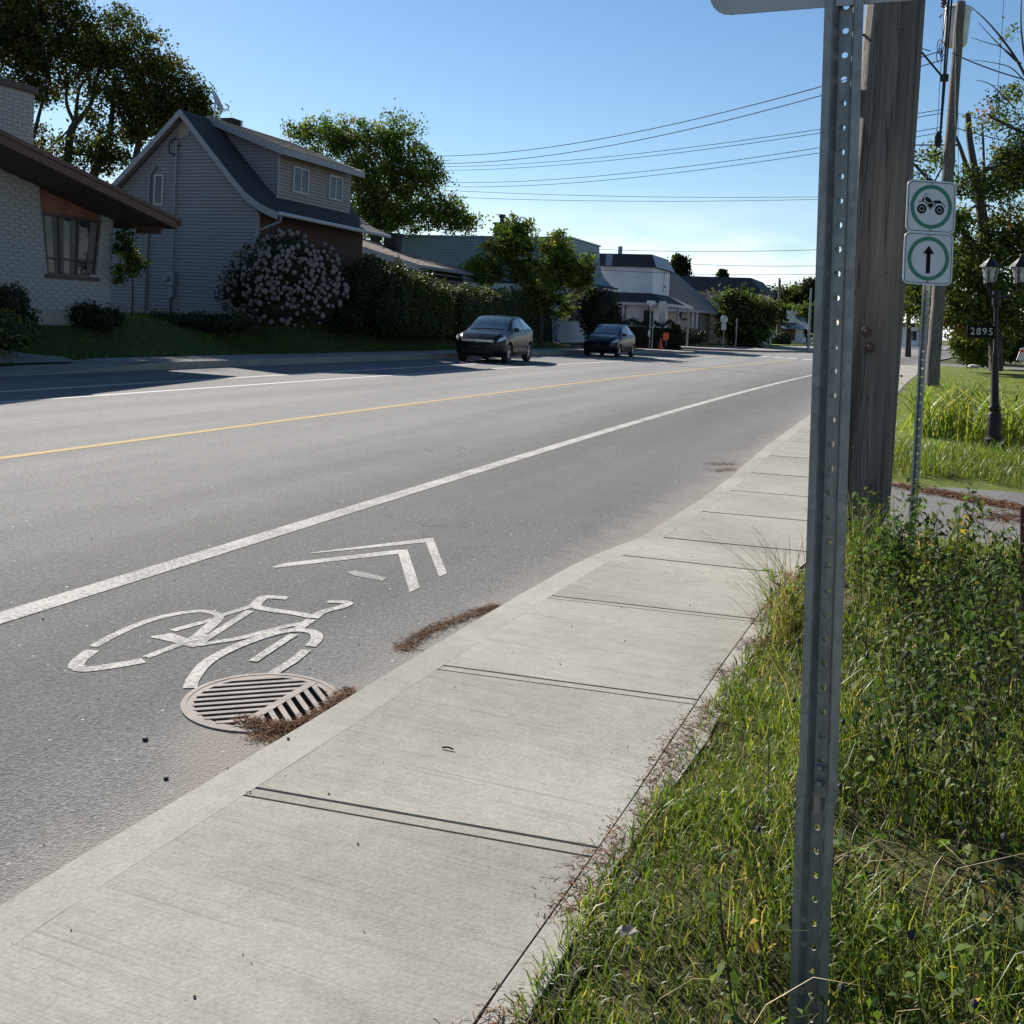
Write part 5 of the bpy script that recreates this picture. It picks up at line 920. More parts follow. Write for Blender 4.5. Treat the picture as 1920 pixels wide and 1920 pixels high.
def tree(name, label, cat, D, ells, trunks, leaf, n, pal, group=None, clump=.38, dens=1., base=None, up=.3, depth=.8, shell=2.4, asp=.6):
    b0 = P(*trunks[0][0][0], D=D); b = (b0.x, b0.y, base if base is not None else b0.z); t = thing(name, label, cat, b, group); cols, w = LS[pal]
    ax = [np.array(CR), np.array([0, 0, 1.]), np.cross(CR, [0, 0, 1.])]; ax[2] /= np.linalg.norm(ax[2])
    area = np.array([e[2]*e[3]*(e[4] if len(e) > 4 else 1) for e in ells], float); area /= area.sum(); cen, col, tips = [], [], []
    for e, a in zip(ells, area):
        c, r = ellw(e, D); k = max(3, int(n*a/55)); d = rng.normal(size=(k, 3)); d /= np.linalg.norm(d, axis=1)[:, None]; d *= (rng.uniform(0, 1, k)**(1/shell))[:, None]
        cl = c+d[:, :1]*r[0]*ax[0]+d[:, 1:2]*r[1]*ax[1]+d[:, 2:]*(r[0]*depth)*ax[2]; tips.append((cl, c)); m_ = int(n*a/k)
        cs = np.repeat(cl, m_, 0)+rng.normal(size=(k*m_, 3))*clump*np.array([1, 1, .75])*np.repeat(rng.uniform(.5, 1.15, k), m_)[:, None]
        cc = np.repeat(colmix(k, cols, w, .3), m_, 0)*(1+rng.uniform(-.3, .3, (k*m_, 1))); cen.append(cs); col.append(cc)
    cen, col = np.concatenate(cen), np.concatenate(col)
    V, Fq, Cc = leaves(cen, leaf*rng.uniform(.6, 1.3, len(cen)), col, up, asp); npmesh('crown', V, Fq, M['leaf'], t, Cc)
    m = MB(); ends = []
    for pts, r0, r1 in trunks:
        ps = [P(*p[:2], D=D+(p[2] if len(p) > 2 else 0)) for p in pts]
        if pts is trunks[0][0] and base is not None: ps[0].z = base-.1
        ps = [Vector(p) for p in cr_s([tuple(p) for p in ps], 4)]; m.tube(ps, [r0+(r1-r0)*i/(len(ps)-1) for i in range(len(ps))], 8, False); ends += [(ps[-1], r1), (ps[len(ps)//2], (r0+r1)/2*.8)]
    for cl, c in tips:
        sel = rng.permutation(len(cl))[:max(4, int(len(cl)*.16*dens))]
        for i in sel:
            q_ = Vector(cl[i]); e_, r_ = min(ends, key=lambda z: (z[0]-q_).length+(2 if z[0].z > q_.z+.5 else 0)); md = e_.lerp(q_, .5)+Vector((rnd.uniform(-.2, .2), rnd.uniform(-.2, .2), rnd.uniform(-.1, .35)))*(e_-q_).length*.25
            m.tube([e_, md, q_], [min(r_*.5, .05), min(r_*.3, .03), .008], 5, False)
    m.build('trunk', M['bark'], t, sm=True); return t
tree('maple_tree', 'tall rusty green tree with sky showing through its forked trunks, behind the white brick bungalow', 'tree', 48, [(40, 60, 120, 120), (190, 105, 130, 95), (300, 180, 90, 85), (60, 170, 75, 55, .5), (245, 235, 95, 75, .7), (350, 215, 60, 50, .7), (20, -40, 140, 80), (100, 270, 60, 40, .35), (180, 290, 70, 45, .8), (375, 190, 32, 30, .6)],
     [([(122, 330), (128, 285), (141, 232)], .2, .16), ([(141, 232), (125, 195), (127, 150)], .1, .05), ([(141, 232), (144, 195), (150, 165), (166, 145)], .1, .04), ([(141, 232), (170, 195), (180, 150), (200, 90)], .13, .05), ([(175, 330), (205, 250), (215, 150)], .22, .06), ([(250, 330), (262, 260), (285, 190)], .2, .05), ([(62, 260), (80, 190), (95, 150)], .1, .04), ([(141, 232), (110, 262), (70, 300)], .06, .02)], .18, 62000, 'autumn', 'tall trees behind the houses', clump=.34, shell=1.9, base=1.)
tree('oak_tree', 'broad green tree rising behind the grey sided house', 'tree', 62, [(640, 265, 85, 52), (730, 270, 70, 55), (690, 340, 90, 60), (780, 330, 60, 45), (740, 395, 110, 55), (840, 400, 50, 38), (800, 330, 35, 30, .6), (870, 420, 28, 22), (690, 420, 60, 40), (560, 250, 30, 28, .6)],
     [([(700, 500), (705, 420), (700, 360)], .4, .2), ([(700, 400), (735, 350), (760, 300)], .14, .05), ([(700, 380), (670, 320), (650, 270)], .14, .05), ([(705, 430), (770, 390), (830, 370)], .12, .04)], .2, 36000, 'bright', 'tall trees behind the houses', clump=.36, base=.8, shell=1.6)
tree('young_maple', 'leafy round maple on the grass bank between the two parked cars', 'tree', 51.5, [(955, 462, 48, 46), (1045, 498, 46, 44), (918, 508, 36, 26), (1082, 520, 28, 34), (1010, 548, 58, 30, .8), (985, 505, 35, 30, .6), (968, 430, 35, 25, .6), (1045, 455, 30, 22, .5), (895, 500, 22, 28, .8), (1090, 505, 24, 30, .8), (1035, 575, 50, 22, .6)],
     [([(1013, 643), (1014, 600), (1012, 560)], .15, .12), ([(1012, 585), (975, 530), (950, 470)], .08, .03), ([(1012, 575), (1040, 530), (1045, 480)], .08, .03), ([(1013, 600), (1050, 565), (1080, 530)], .05, .02)], .17, 24000, 'bright', 'street side trees', clump=.22, base=.35, shell=2.0)
tree('small_tree', 'thin young tree with a few bright leaves in front of the brick bungalow corner', 'tree', 27, [(238, 450, 18, 18, 1.5), (225, 470, 22, 10), (240, 497, 40, 12, 1.3), (258, 490, 20, 9), (220, 528, 14, 7), (245, 480, 16, 14), (235, 510, 25, 8)],
     [([(245, 625), (249, 560), (246, 480), (240, 445)], .03, .012)], .11, 1500, 'green', 'street side trees', clump=.12, base=.95)
tree('round_tree', 'dark round tree with lighter tips beside the octagonal sign', 'tree', 84.5, [(1385, 575, 32, 36), (1415, 590, 38, 34), (1400, 620, 50, 34, 1.2), (1368, 560, 18, 22), (1440, 585, 20, 22, .8), (1370, 600, 26, 30)], [([(1400, 655), (1400, 620)], .3, .15)], .3, 12000, 'green', 'street side trees', clump=.45, base=.25)
tree('spruce_tree', 'dark pointed evergreen above the white corner house roof', 'tree', 110, [(1272, 500, 14, 22), (1266, 510, 12, 20), (1280, 512, 12, 18), (1272, 488, 6, 10)], [([(1270, 560), (1271, 500)], .25, .06)], .4, 5000, 'dark', 'far evergreens', clump=.3, base=0)
tree('spruce_tree', 'tiny pointed evergreen tip above the near black mansard roof', 'tree', 130, [(1356, 516, 7, 7), (1356, 508, 3, 6), (1356, 522, 9, 5)], [([(1356, 560), (1356, 508)], .2, .05)], .4, 1500, 'dark', 'far evergreens', clump=.25, base=0)
for (x, y, rx, ry, D_, pal, lab) in [(1445, 575, 14, 34, 115, 'dark', 'tall dark tree right of the near black mansard roof'), (1478, 560, 26, 22, 160, 'green', 'broad hillside tree left of the far street pole'), (1478, 590, 10, 12, 140, 'bright', 'small yellow green tree behind the blue roofed house'), (1520, 548, 16, 24, 150, 'dark', 'dark hillside tree touching the nearest steel post'), (1495, 575, 20, 24, 150, 'dark', 'shadowed hillside tree above the blue roof'), (1515, 595, 10, 22, 120, 'green', 'pale leaning tree beside the far light pole'),
        (1494, 545, 5, 10, 170, 'dark', 'thin conifer tip on the hill'), (1740, 560, 45, 42, 75, 'green', 'green tree behind the transformer pole at sidewalk level'), (1705, 520, 30, 60, 80, 'green', 'green tree filling the gap under the arrow sign')]:
    tree('hillside_tree', lab, 'tree', D_, [(x, y, rx, ry), (x+rx*.4, y+ry*.3, rx*.7, ry*.8), (x-rx*.4, y+ry*.4, rx*.7, ry*.7)], [([(x, y+ry*1.6), (x, y)], .25, .08)], .45 if D_ > 90 else .26, 6500 if rx > 8 else 1200, pal, 'trees along the far end of the street', clump=.55, base=.1)
tree('roadside_tree', 'dark leafy tree with cut off upright stubs and bare twigs at the right edge', 'tree', 42, [(1895, 330, 45, 60), (1900, 440, 50, 60), (1840, 470, 55, 50, .8), (1790, 520, 60, 50, .8), (1860, 560, 80, 50), (1785, 420, 40, 40, .8), (1740, 310, 42, 40, .3), (1820, 345, 50, 35, .7), (1895, 180, 35, 26, .35), (1875, 232, 55, 26, .36), (1912, 290, 34, 50, .8), (1780, 590, 50, 35), (1900, 60, 25, 30, .06), (1840, 600, 60, 40), (1925, 520, 30, 120)],
     [([(1868, 690), (1862, 560), (1850, 470), (1838, 380)], .28, .2), ([(1838, 380), (1828, 320), (1818, 260), (1815, 212)], .16, .11), ([(1842, 390), (1845, 320), (1842, 235)], .07, .04), ([(1838, 370), (1812, 310), (1798, 270), (1787, 246)], .12, .04), ([(1800, 272), (1760, 272), (1700, 272)], .05, .02), ([(1858, 500), (1810, 440), (1770, 380), (1735, 330), (1705, 300)], .16, .04), ([(1760, 362), (1745, 335), (1710, 345)], .06, .02), ([(1750, 345), (1770, 310), (1785, 318)], .04, .02), ([(1780, 365), (1830, 365), (1865, 362)], .05, .02),
      ([(1930, 255), (1890, 235), (1855, 218)], .08, .05), ([(1940, 180), (1905, 110), (1860, 50), (1820, 12)], .07, .012), ([(1915, 120), (1880, 90), (1850, 80), (1820, 70)], .03, .008), ([(1925, 130), (1915, 60), (1915, 0)], .05, .02), ([(1905, 115), (1860, 70), (1835, 42)], .03, .008), ([(1935, 170), (1900, 130), (1865, 118), (1820, 112)], .03, .008), ([(1900, 200), (1860, 160), (1830, 150)], .03, .01)], .16, 31000, 'mixed', None, clump=.3, base=.4, dens=1.6)
# shrubs and hedges
def leafshell(t, ells, D, n, leaf, pal, clump=.06, name='foliage', lift=.3, asp=.55):
    cols, w = LS[pal]; cen = []; ax0, ax2 = np.array(CR), np.cross(CR, [0, 0, 1.]); area = np.array([e[2]*e[3] for e in ells], float); area /= area.sum()
    for e, a in zip(ells, area):
        c, r = ellw(e, D); k = int(n*a); d = rng.normal(size=(k, 3)); d /= np.linalg.norm(d, axis=1)[:, None]; d *= (rng.uniform(.6, 1.03, k))[:, None]; cen.append(c+d[:, :1]*r[0]*ax0+d[:, 1:2]*r[1]*C(0, 0, 1)+d[:, 2:]*r[0]*(e[4] if len(e) > 4 else 1)*ax2+rng.normal(size=(k, 3))*clump)
    cen = np.concatenate(cen); V, Fq, Cc = leaves(cen, leaf*rng.uniform(.6, 1.3, len(cen)), colmix(len(cen), cols, w, .35), lift, asp); return npmesh(name, V, Fq, M['leafd'], t, Cc)
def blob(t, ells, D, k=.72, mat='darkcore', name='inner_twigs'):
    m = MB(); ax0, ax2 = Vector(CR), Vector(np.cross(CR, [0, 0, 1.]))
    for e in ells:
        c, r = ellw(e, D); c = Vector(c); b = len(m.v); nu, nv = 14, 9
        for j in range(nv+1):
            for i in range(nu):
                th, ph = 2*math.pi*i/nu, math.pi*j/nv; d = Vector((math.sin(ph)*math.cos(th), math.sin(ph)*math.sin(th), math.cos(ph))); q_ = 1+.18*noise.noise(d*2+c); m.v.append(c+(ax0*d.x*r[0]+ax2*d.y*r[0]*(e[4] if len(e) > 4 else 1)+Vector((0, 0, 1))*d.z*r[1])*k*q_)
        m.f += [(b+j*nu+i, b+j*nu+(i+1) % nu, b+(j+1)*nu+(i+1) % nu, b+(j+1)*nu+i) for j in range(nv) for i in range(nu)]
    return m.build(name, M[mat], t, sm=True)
def shrub(name, label, cat, ells, D, n, leaf, pal, group=None, base=None, **k):
    c = P(ells[0][0], ells[0][1], D=D); t = thing(name, label, cat, (c.x, c.y, base if base is not None else c.z-ells[0][3]*D/F), group); leafshell(t, ells, D, n, leaf, pal, **k); blob(t, ells, D); return t
he = [(520, 520, 95, 75), (590, 545, 62, 50), (450, 545, 45, 42), (530, 480, 60, 48), (540, 575, 90, 40), (610, 500, 25, 40)]
hy = shrub('hydrangea_bush', 'big round bush covered in dull white flower heads before the grey sided house', 'bush', he, 31.5, 9000, .12, 'dark', base=1.)
cM = bpy.data.meshes.new('flower_head'); fm = MB(); fm.lathe((0, 0, 0), [(.02, -.085), (.07, -.06), (.095, -.01), (.085, .04), (.05, .085), (.012, .11)], 9); 
for v_ in fm.v: v_ *= 1+.16*noise.noise(v_*30)
cM.from_pydata(fm.v, [], fm.f); cM.materials.append(M['flower'])
ct = 0; pts_ = []
while ct < 300:
    x, y = rnd.uniform(400, 662), rnd.uniform(430, 612);
    if noise.noise(Vector((x*.03, y*.03, 2))) < rnd.uniform(-.5, .0): continue
    ins = [e for e in he if ((x-e[0])/e[2])**2+((y-e[1])/e[3])**2 < 1.06]
    if not ins or (y > 575 and rnd.random() < .75) or any((x-a)**2+(y-b)**2 < 36 for a, b in pts_) and rnd.random() < .85: continue
    pts_.append((x, y)); dp = max(math.sqrt(max(0, 1.06-((x-e[0])/e[2])**2-((y-e[1])/e[3])**2))*e[2]*31.5/F for e in ins)
    q_ = P(x, y, D=31.5-dp*.97+rnd.gauss(0, .05)); o = mkobj('flower_head', cM, hy); o.location = q_-ORG[hy.name]; o.rotation_euler = (rng.uniform(-.6, .6), rng.uniform(-.6, .6), rng.uniform(0, 6)); s_ = rng.uniform(.42, .92); o.scale = (s_, s_, s_*rng.uniform(.9, 1.25)); ct += 1
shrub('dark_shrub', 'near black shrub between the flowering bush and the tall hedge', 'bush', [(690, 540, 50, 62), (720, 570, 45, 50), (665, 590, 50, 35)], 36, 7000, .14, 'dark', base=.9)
def hedge(name, label, x0, x1, y0, y1, z0, zt0, zt1, n, leaf, pal, group=None, tuft=0):
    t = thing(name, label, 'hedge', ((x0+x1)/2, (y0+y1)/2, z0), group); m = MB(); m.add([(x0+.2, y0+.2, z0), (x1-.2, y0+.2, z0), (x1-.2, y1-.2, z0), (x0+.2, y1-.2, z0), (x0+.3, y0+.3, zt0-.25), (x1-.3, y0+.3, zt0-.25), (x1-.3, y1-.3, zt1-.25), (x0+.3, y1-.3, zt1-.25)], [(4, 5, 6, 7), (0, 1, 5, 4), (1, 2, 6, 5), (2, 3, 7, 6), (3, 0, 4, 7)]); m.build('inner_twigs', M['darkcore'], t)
    u, v, w = rng.uniform(0, 1, (3, n)); f = rng.choice(4, n, p=[.4, .25, .25, .1]); X = x0+(x1-x0)*u; Y = y0+(y1-y0)*v; zt = zt0+(zt1-zt0)*v; Z = z0+(zt-z0)*w; jit = rng.normal(size=n)*.09
    X = np.where(f == 1, x1+jit, X); Y = np.where(f == 2, y0+jit, Y); X = np.where(f == 3, x0+jit, X); rd = np.minimum(np.minimum(X-x0, x1-X), np.minimum(Y-y0, y1-Y)).clip(0, .5); Z = np.where(f == 0, zt-.25+.25*np.sin(rd*np.pi)+np.abs(jit)*(1+tuft*rng.random(n)*3)+.12*np.sin(X*5+Y*3), Z)
    edge = np.abs(Z-zt) < .3; k = edge & (f > 0); X = np.where(k & (f == 1), X-.12, X); cols, ww = LS[pal]; V, Fq, Cc = leaves(np.stack([X, Y, Z], 1), leaf*rng.uniform(.5, 1.3, n), colmix(n, cols, ww, .35), .8, .4); npmesh('foliage', V, Fq, M['leafd'], t, Cc); return t
hedge('tall_hedge', 'tall shaggy hedge with sunlit feathery top left of the first parked car', -20.2, -17.6, 33.9, 38.9, .7, 3.0, 2.35, 26000, .15, 'green', 'garden hedges', 1)
hedge('clipped_hedge', 'clipped hedge with flat rounded top behind the first parked car', -20.2, -17.2, 39.5, 48.0, .5, 2.72, 2.62, 22000, .12, 'green', 'garden hedges')
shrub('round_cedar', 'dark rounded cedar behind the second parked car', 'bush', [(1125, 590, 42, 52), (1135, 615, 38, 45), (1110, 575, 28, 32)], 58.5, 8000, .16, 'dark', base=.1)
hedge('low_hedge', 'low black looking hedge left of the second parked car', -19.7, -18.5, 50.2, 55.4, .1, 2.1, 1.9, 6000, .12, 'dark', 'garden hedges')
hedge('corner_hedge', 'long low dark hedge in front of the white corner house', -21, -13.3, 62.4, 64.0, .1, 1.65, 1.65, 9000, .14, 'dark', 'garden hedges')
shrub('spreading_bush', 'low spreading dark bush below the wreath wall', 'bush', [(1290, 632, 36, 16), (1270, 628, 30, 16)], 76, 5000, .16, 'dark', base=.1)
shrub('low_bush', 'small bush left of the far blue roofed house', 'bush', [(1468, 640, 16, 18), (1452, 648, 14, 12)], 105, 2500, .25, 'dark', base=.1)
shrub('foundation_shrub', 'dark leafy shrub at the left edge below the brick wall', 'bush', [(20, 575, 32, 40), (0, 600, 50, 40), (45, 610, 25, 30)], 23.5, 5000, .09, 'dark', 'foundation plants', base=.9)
shrub('foundation_shrub', 'row of dark shrubs under the slanted picture window', 'bush', [(100, 592, 45, 24), (150, 592, 40, 26), (60, 588, 30, 28), (200, 598, 30, 20)], 26, 7000, .09, 'dark', 'foundation plants', base=.9)
shrub('foundation_shrub', 'low dark planting along the grey house foundation', 'bush', [(290, 603, 50, 16), (360, 603, 55, 15), (430, 606, 45, 16)], 30, 6000, .09, 'dark', 'foundation plants', base=1.)
shrub('foundation_shrub', 'grey green feathery shrub nearest the far sidewalk at the left edge', 'bush', [(18, 625, 48, 30), (-10, 620, 50, 40)], 21.5, 4000, .09, 'green', 'foundation plants', base=.6)
shrub('garden_shrub', 'leafy shrub on the lawn left of the lamp post', 'bush', [(1825, 655, 38, 30), (1850, 665, 30, 24), (1800, 640, 20, 20), (1870, 640, 30, 34)], 44, 6000, .16, 'bright', base=.4)
shrub('back_shrub', 'dark shrubbery behind the lamp post and the white object', 'bush', [(1895, 640, 40, 42), (1850, 620, 45, 35)], 50, 6000, .18, 'dark', base=.4)
rc = P(1825, 688, D=42); MB().lathe(rc, [(.16, -.05), (.24, 0), (.2, .07), (.08, .1)], 9).build('garden_rock', M['stone'], label='pale flat rock at the foot of the lawn shrub', cat='rock')
# ------------------------------------------------------------------ grass, weeds and litter
def vzv(X, Y): return np.array([vz(x, y) for x, y in zip(X, Y)])
def kxe(Y): return np.array([kx(y)+1.23 for y in Y])
def field(name, n, y0, y1, u0, u1, hs, ws, cols, wts, label_kind='stuff', lean=.35, curl=.5, mask=None, pw=1.0, mat='grassblade'):
    Y = y0+(y1-y0)*rng.uniform(0, 1, n)**pw; X = kxe(Y)+u0+(u1-u0)*rng.uniform(0, 1, n); Z = vzv(X, Y)
    cl = np.array([noise.noise(Vector((x*2.2, y*2.2, 0))) for x, y in zip(X, Y)]); keep = rng.uniform(-.9, .5, n) < cl*1.3
    if mask is not None: keep &= mask(X, Y)
    X, Y, Z, cl = X[keep], Y[keep], Z[keep], cl[keep]; m_ = len(X); h = rng.uniform(*hs, m_)*(1+.6*cl); w = rng.uniform(*ws, m_)
    V, Fq, Cc = blades(np.stack([X, Y, Z-.01], 1), h, w, colmix(m_, cols, wts, .3)*(1+cl[:, None]*.5), lean, curl); return npmesh(name, V, Fq, M[mat], None, Cc, kind='stuff')
dry, ora = C(.35, .28, .14), C(.25, .13, .03)
nodr = lambda X, Y: ~((Y > 7.6+.0*X) & (Y < 11.3)) & ~((np.hypot(X-PA.x, Y-PA.y) < .2))
o = field('verge_grass', 150000, 1.2, 7.7, -.01, 2.6, (.03, .085), (.003, .006), [G1, G2, G3, dry], [5, 4, 2.5, 1], mask=nodr, pw=1.2)
o = field('tall_verge_grass', 15000, 1.3, 7.7, .32, 2.6, (.08, .26), (.003, .0055), [G1, G2, G3, dry], [3, 4, 3, 2.5], lean=.5, curl=.7, mask=nodr, pw=1.2)
o = field('driveway_edge_grass', 16000, 11.2, 13.3, .02, 6, (.07, .24), (.005, .01), [G1, G2, G3, dry], [5, 4, 3, .7], lean=.35, curl=.5, mask=lambda X, Y: Y > 11.35+.04*X+.15*np.sin(X*3))
o = field('lawn_grass', 100000, 11.5, 42, .0, 11, (.03, .07), (.007, .016), [G1*1.35, G2, G3*1.2], [5, 2, 4], mask=lambda X, Y: (Y > 14)|(Y > 11.6), pw=1.2)
def tufts(name, spots, n, h, w, cols, wts, spread, lean=.8, curl=.9, **k):
    pts = np.concatenate([np.array(s_)[None]+rng.normal(size=(n, 3))*np.array([spread, spread, 0]) for s_ in spots]); m_ = len(pts); V, Fq, Cc = blades(pts, rng.uniform(*h, m_), rng.uniform(*w, m_), colmix(m_, cols, wts, .25), lean, curl); return npmesh(name, V, Fq, M['grassblade'], None, Cc, **k)
def gv(x, y, D): q = P(x, y, D=D); return (q.x, q.y, vz(q.x, q.y))
for i, (x, D_) in enumerate([(1740, 14.2), (1775, 14.6), (1815, 14.2), (1850, 13.6), (1890, 13.2), (1918, 13.8)]):
    tufts('daylily_clump', [gv(x, 800, D_)], 62, (.45, .95), (.02, .036), [C(.2, .24, .045), C(.12, .18, .035), C(.34, .3, .1)], [3, 3, 1.2], .15, .7, .9, label=['arching yellow green daylily clump nearest the perforated post', 'yellow green daylily clump, second from the perforated post', 'bright daylily clump midway between perforated post and lamp post', 'daylily clump touching the lamp post on its left', 'daylily clump just right of the lamp post', 'daylily clump cut by the right edge of the picture'][i], cat='plant', group='daylily clumps around the lamp post')
tufts('grass_tuft', [gv(1470, 1180, 4.6), gv(1485, 1130, 5.0)], 130, (.2, .5), (.003, .005), [C(.16, .12, .05), G2, dry], [3, 3, 2], .05, .9, .8, label='tall reddish grass tuft leaning over the sidewalk left of the steel post', cat='grass tuft')
tufts('grass_tuft', [gv(1600, 1080, 6.1), gv(1630, 1100, 5.9), gv(1580, 1090, 6.3)], 70, (.25, .6), (.003, .005), [G2, G1, dry], [3, 3, 2], .07, .5, .5, label='tall grass tuft around the foot of the thick wooden pole', cat='grass tuft')
# leafy weeds
def weeds(name, n, pts, hh, leaf, cols, wts, stemcol=(.09, .08, .03), whorl=9, seed=0.):
    P_, S_ = [], MB(); cen, cc = [], []
    for p in pts:
        h = rnd.uniform(*hh); a = rnd.uniform(0, 6.3); ln = rnd.uniform(.05, .35)*h; tip = p+Vector((math.cos(a)*ln, math.sin(a)*ln, h)); md = p.lerp(tip, .5)+Vector((0, 0, .05*h)); S_.tube([p, md, tip], [.003, .0022, .0012], 4, False); c0 = colmix(1, cols, wts, .2)[0]
        for k in range(int(whorl*h/.3)+3):
            q_ = rnd.uniform(.15, 1); b = p.lerp(md, q_*2) if q_ < .5 else md.lerp(tip, q_*2-1); an = rnd.uniform(0, 6.3); rr_ = leaf*rnd.uniform(.4, 1.1); cen.append(b+Vector((math.cos(an)*rr_, math.sin(an)*rr_, rnd.uniform(-.01, .02)))); cc.append(c0*rnd.uniform(.7, 1.3))
    cen = np.array(cen); V, Fq, Cc = leaves(cen, leaf*rng.uniform(.6, 1.25, len(cen)), np.array(cc), .9, .5); return V, Fq, Cc, S_
wp_ = []
while len(wp_) < 800:
    y = rnd.uniform(1.6, 7.2); e = kx(y)+1.23; x = e+.28+rnd.random()**.8*1.7; 
    if noise.noise(Vector((x*1.6, y*1.6, 7)))*1.2 > rnd.uniform(-.9, .4): wp_.append(Vector((x, y, vz(x, y))))
V, Fq, Cc, S_ = weeds('w', 0, wp_, (.08, .32), .036, [C(.09, .14, .03), C(.06, .1, .03), C(.12, .15, .06), C(.28, .2, .04)], [5, 4, 2, .4], whorl=10)
npmesh('weeds', V, Fq, M['leaf'], None, Cc, kind='stuff'); S_.build('weed_stems', M['soil'], kind='stuff')
# big near bush behind the steel post, with yellow leaves
bc = P(1705, 1090, D=5.1); t = thing('wild_shrub', 'wild leafy shrub with some yellow leaves at the foot of the sign post', 'shrub', (bc.x, bc.y, vz(bc.x, bc.y)))
sp_ = [Vector((bc.x+rnd.gauss(0, .16), bc.y+rnd.gauss(0, .16), vz(bc.x, bc.y))) for _ in range(46)]
V, Fq, Cc, S_ = weeds('b', 0, sp_, (.3, .62), .045, [C(.08, .13, .03), C(.05, .09, .03), C(.12, .14, .07), C(.40, .27, .03)], [5, 4, 2, .5], whorl=17); npmesh('foliage', V, Fq, M['leaf'], t, Cc); S_.build('stems', M['bark'], t, kind='stuff')
b2 = P(1510, 1140, D=4.7); sp_ = [Vector((b2.x+rnd.gauss(0, .06), b2.y+rnd.gauss(0, .1), vz(b2.x, b2.y))) for _ in range(14)]; t = thing('leafy_weed', 'bright leafy weed spilling onto the sidewalk left of the steel post', 'weed', tuple(sp_[0]))
V, Fq, Cc, S_ = weeds('b', 0, sp_, (.15, .3), .045, [C(.11, .18, .03), C(.07, .12, .03)], [2, 1], whorl=14); npmesh('foliage', V, Fq, M['leaf'], t, Cc); S_.build('stems', M['bark'], t, kind='stuff')
tw = []
while len(tw) < 230:
    y = rnd.uniform(3.0, 5.7); x = kx(y)+1.23+.5+rnd.random()*1.3
    if noise.noise(Vector((x*1.9, y*1.9, 9))) > -.05: tw.append(Vector((x, y, vz(x, y))))
V, Fq, Cc, S_ = weeds('b', 0, tw, (.22, .5), .032, [C(.045, .08, .025), C(.07, .105, .04), C(.03, .05, .02), C(.11, .13, .07)], [5, 3, 3, 1.2], whorl=15); npmesh('tall_weeds', V, Fq, M['leaf'], None, Cc, kind='stuff'); S_.build('tall_weed_stems', M['soil'], kind='stuff')
# dried seed heads and pale dead stalks
m = MB(); ms = MB()
for _ in range(80):
    y = rnd.uniform(1.7, 5.6); x = kx(y)+1.23+.35+rnd.random()*1.5; h = rnd.uniform(.15, .42); p = Vector((x, y, vz(x, y))); tp = p+Vector((rnd.gauss(0, .05), rnd.gauss(0, .05), h)); ms.tube([p, p.lerp(tp, .6)+Vector((.01, 0, 0)), tp], [.0018, .0015, .0012], 4, False); m.lathe(tp, [(.003, -.008), (.007, -.004), (.0055, -.001), (.0085, .002), (.005, .006), (.002, .009)], 7)
m.build('seed_heads', M['pebble'], kind='stuff'); ms.build('seed_stalks', M['soil'], kind='stuff')
V, Fq, Cc = [None]*3
pts = []; 
for _ in range(110): y = rnd.uniform(1.5, 5.5); x = kx(y)+1.23+.15+rnd.random()*1.6; pts.append((x, y, vz(x, y)))
V, Fq, Cc = blades(np.array(pts), rng.uniform(.15, .42, len(pts)), rng.uniform(.0015, .003, len(pts)), colmix(len(pts), [C(.45, .38, .24), C(.3, .25, .12)], [1, 1]), .9, .8); npmesh('dead_stalks', V, Fq, M['needle'], None, Cc, kind='stuff')
def litter(name, pts, n, spread, z, hgt, label, leaf=.026, wd=.0009):
    c = np.array([pts[i] for i in rng.integers(0, len(pts), n)])+rng.normal(size=(n, 2))*spread; a = rng.uniform(0, np.pi, n); d = np.stack([np.cos(a), np.sin(a), rng.normal(size=n)*.25], 1); L_ = rng.uniform(.4, 1.3, n)[:, None]*leaf; s_ = np.stack([-np.sin(a), np.cos(a), rng.normal(size=n)*.5], 1)*wd
    cz = np.stack([c[:, 0], c[:, 1], z+.002+rng.uniform(0, 1, n)**1.5*hgt], 1); V = np.stack([cz-d*L_/2-s_, cz+d*L_/2-s_, cz+d*L_/2+s_, cz-d*L_/2+s_], 1).reshape(-1, 3)
    V[:, 2] = np.maximum(V[:, 2], z+.001); return npmesh(name, V, np.arange(n)[:, None]*4+np.array([0, 1, 2, 3]), M['needle'], None, np.repeat(colmix(n, [C(.17, .075, .035), C(.10, .05, .026), C(.24, .14, .075), C(.05, .032, .02)], [4, 3, 1.5, 2], .3), 4, 0), kind='stuff')
def pl(pts, k=20): o = cr_s(pts, k); return [gp(*p) for p in o]
litter('dry_needles', pl([(755, 1218), (790, 1192), (840, 1170), (900, 1148), (935, 1138)]), 2600, .028, 0, .007, '')
litter('dry_needles', pl([(460, 1356), (520, 1368), (575, 1358), (620, 1332), (655, 1300)]), 3300, .026, .004, .014, '')
litter('dry_needles', pl([(480, 1378), (520, 1385), (570, 1378)]), 700, .03, 0, .006, ''); litter('dry_needles', pl([(1340, 884), (1372, 880)])+pl([(1335, 871), (1378, 871)]), 900, .05, 0, .02, '')
eg = [(kx(y)+1.215+.02*math.sin(y*7), y) for y in np.arange(1.7, 6.5, .06) if noise.noise(Vector((y*2.6, 0, 5))) > -.08]; litter('dry_needles', eg, 6000, .038, .095, .008, '')
litter('dry_needles', [gp(x, 912+(x-1690)*.19, .03) for x in range(1690, 1920, 6)], 2600, .10, .035, .01, '', .06, .003); litter('dry_needles', [gp(1860, 975, .03), gp(1880, 972, .03), gp(1900, 968, .03)], 500, .1, .035, .01, '', .05, .003)
m = MB()
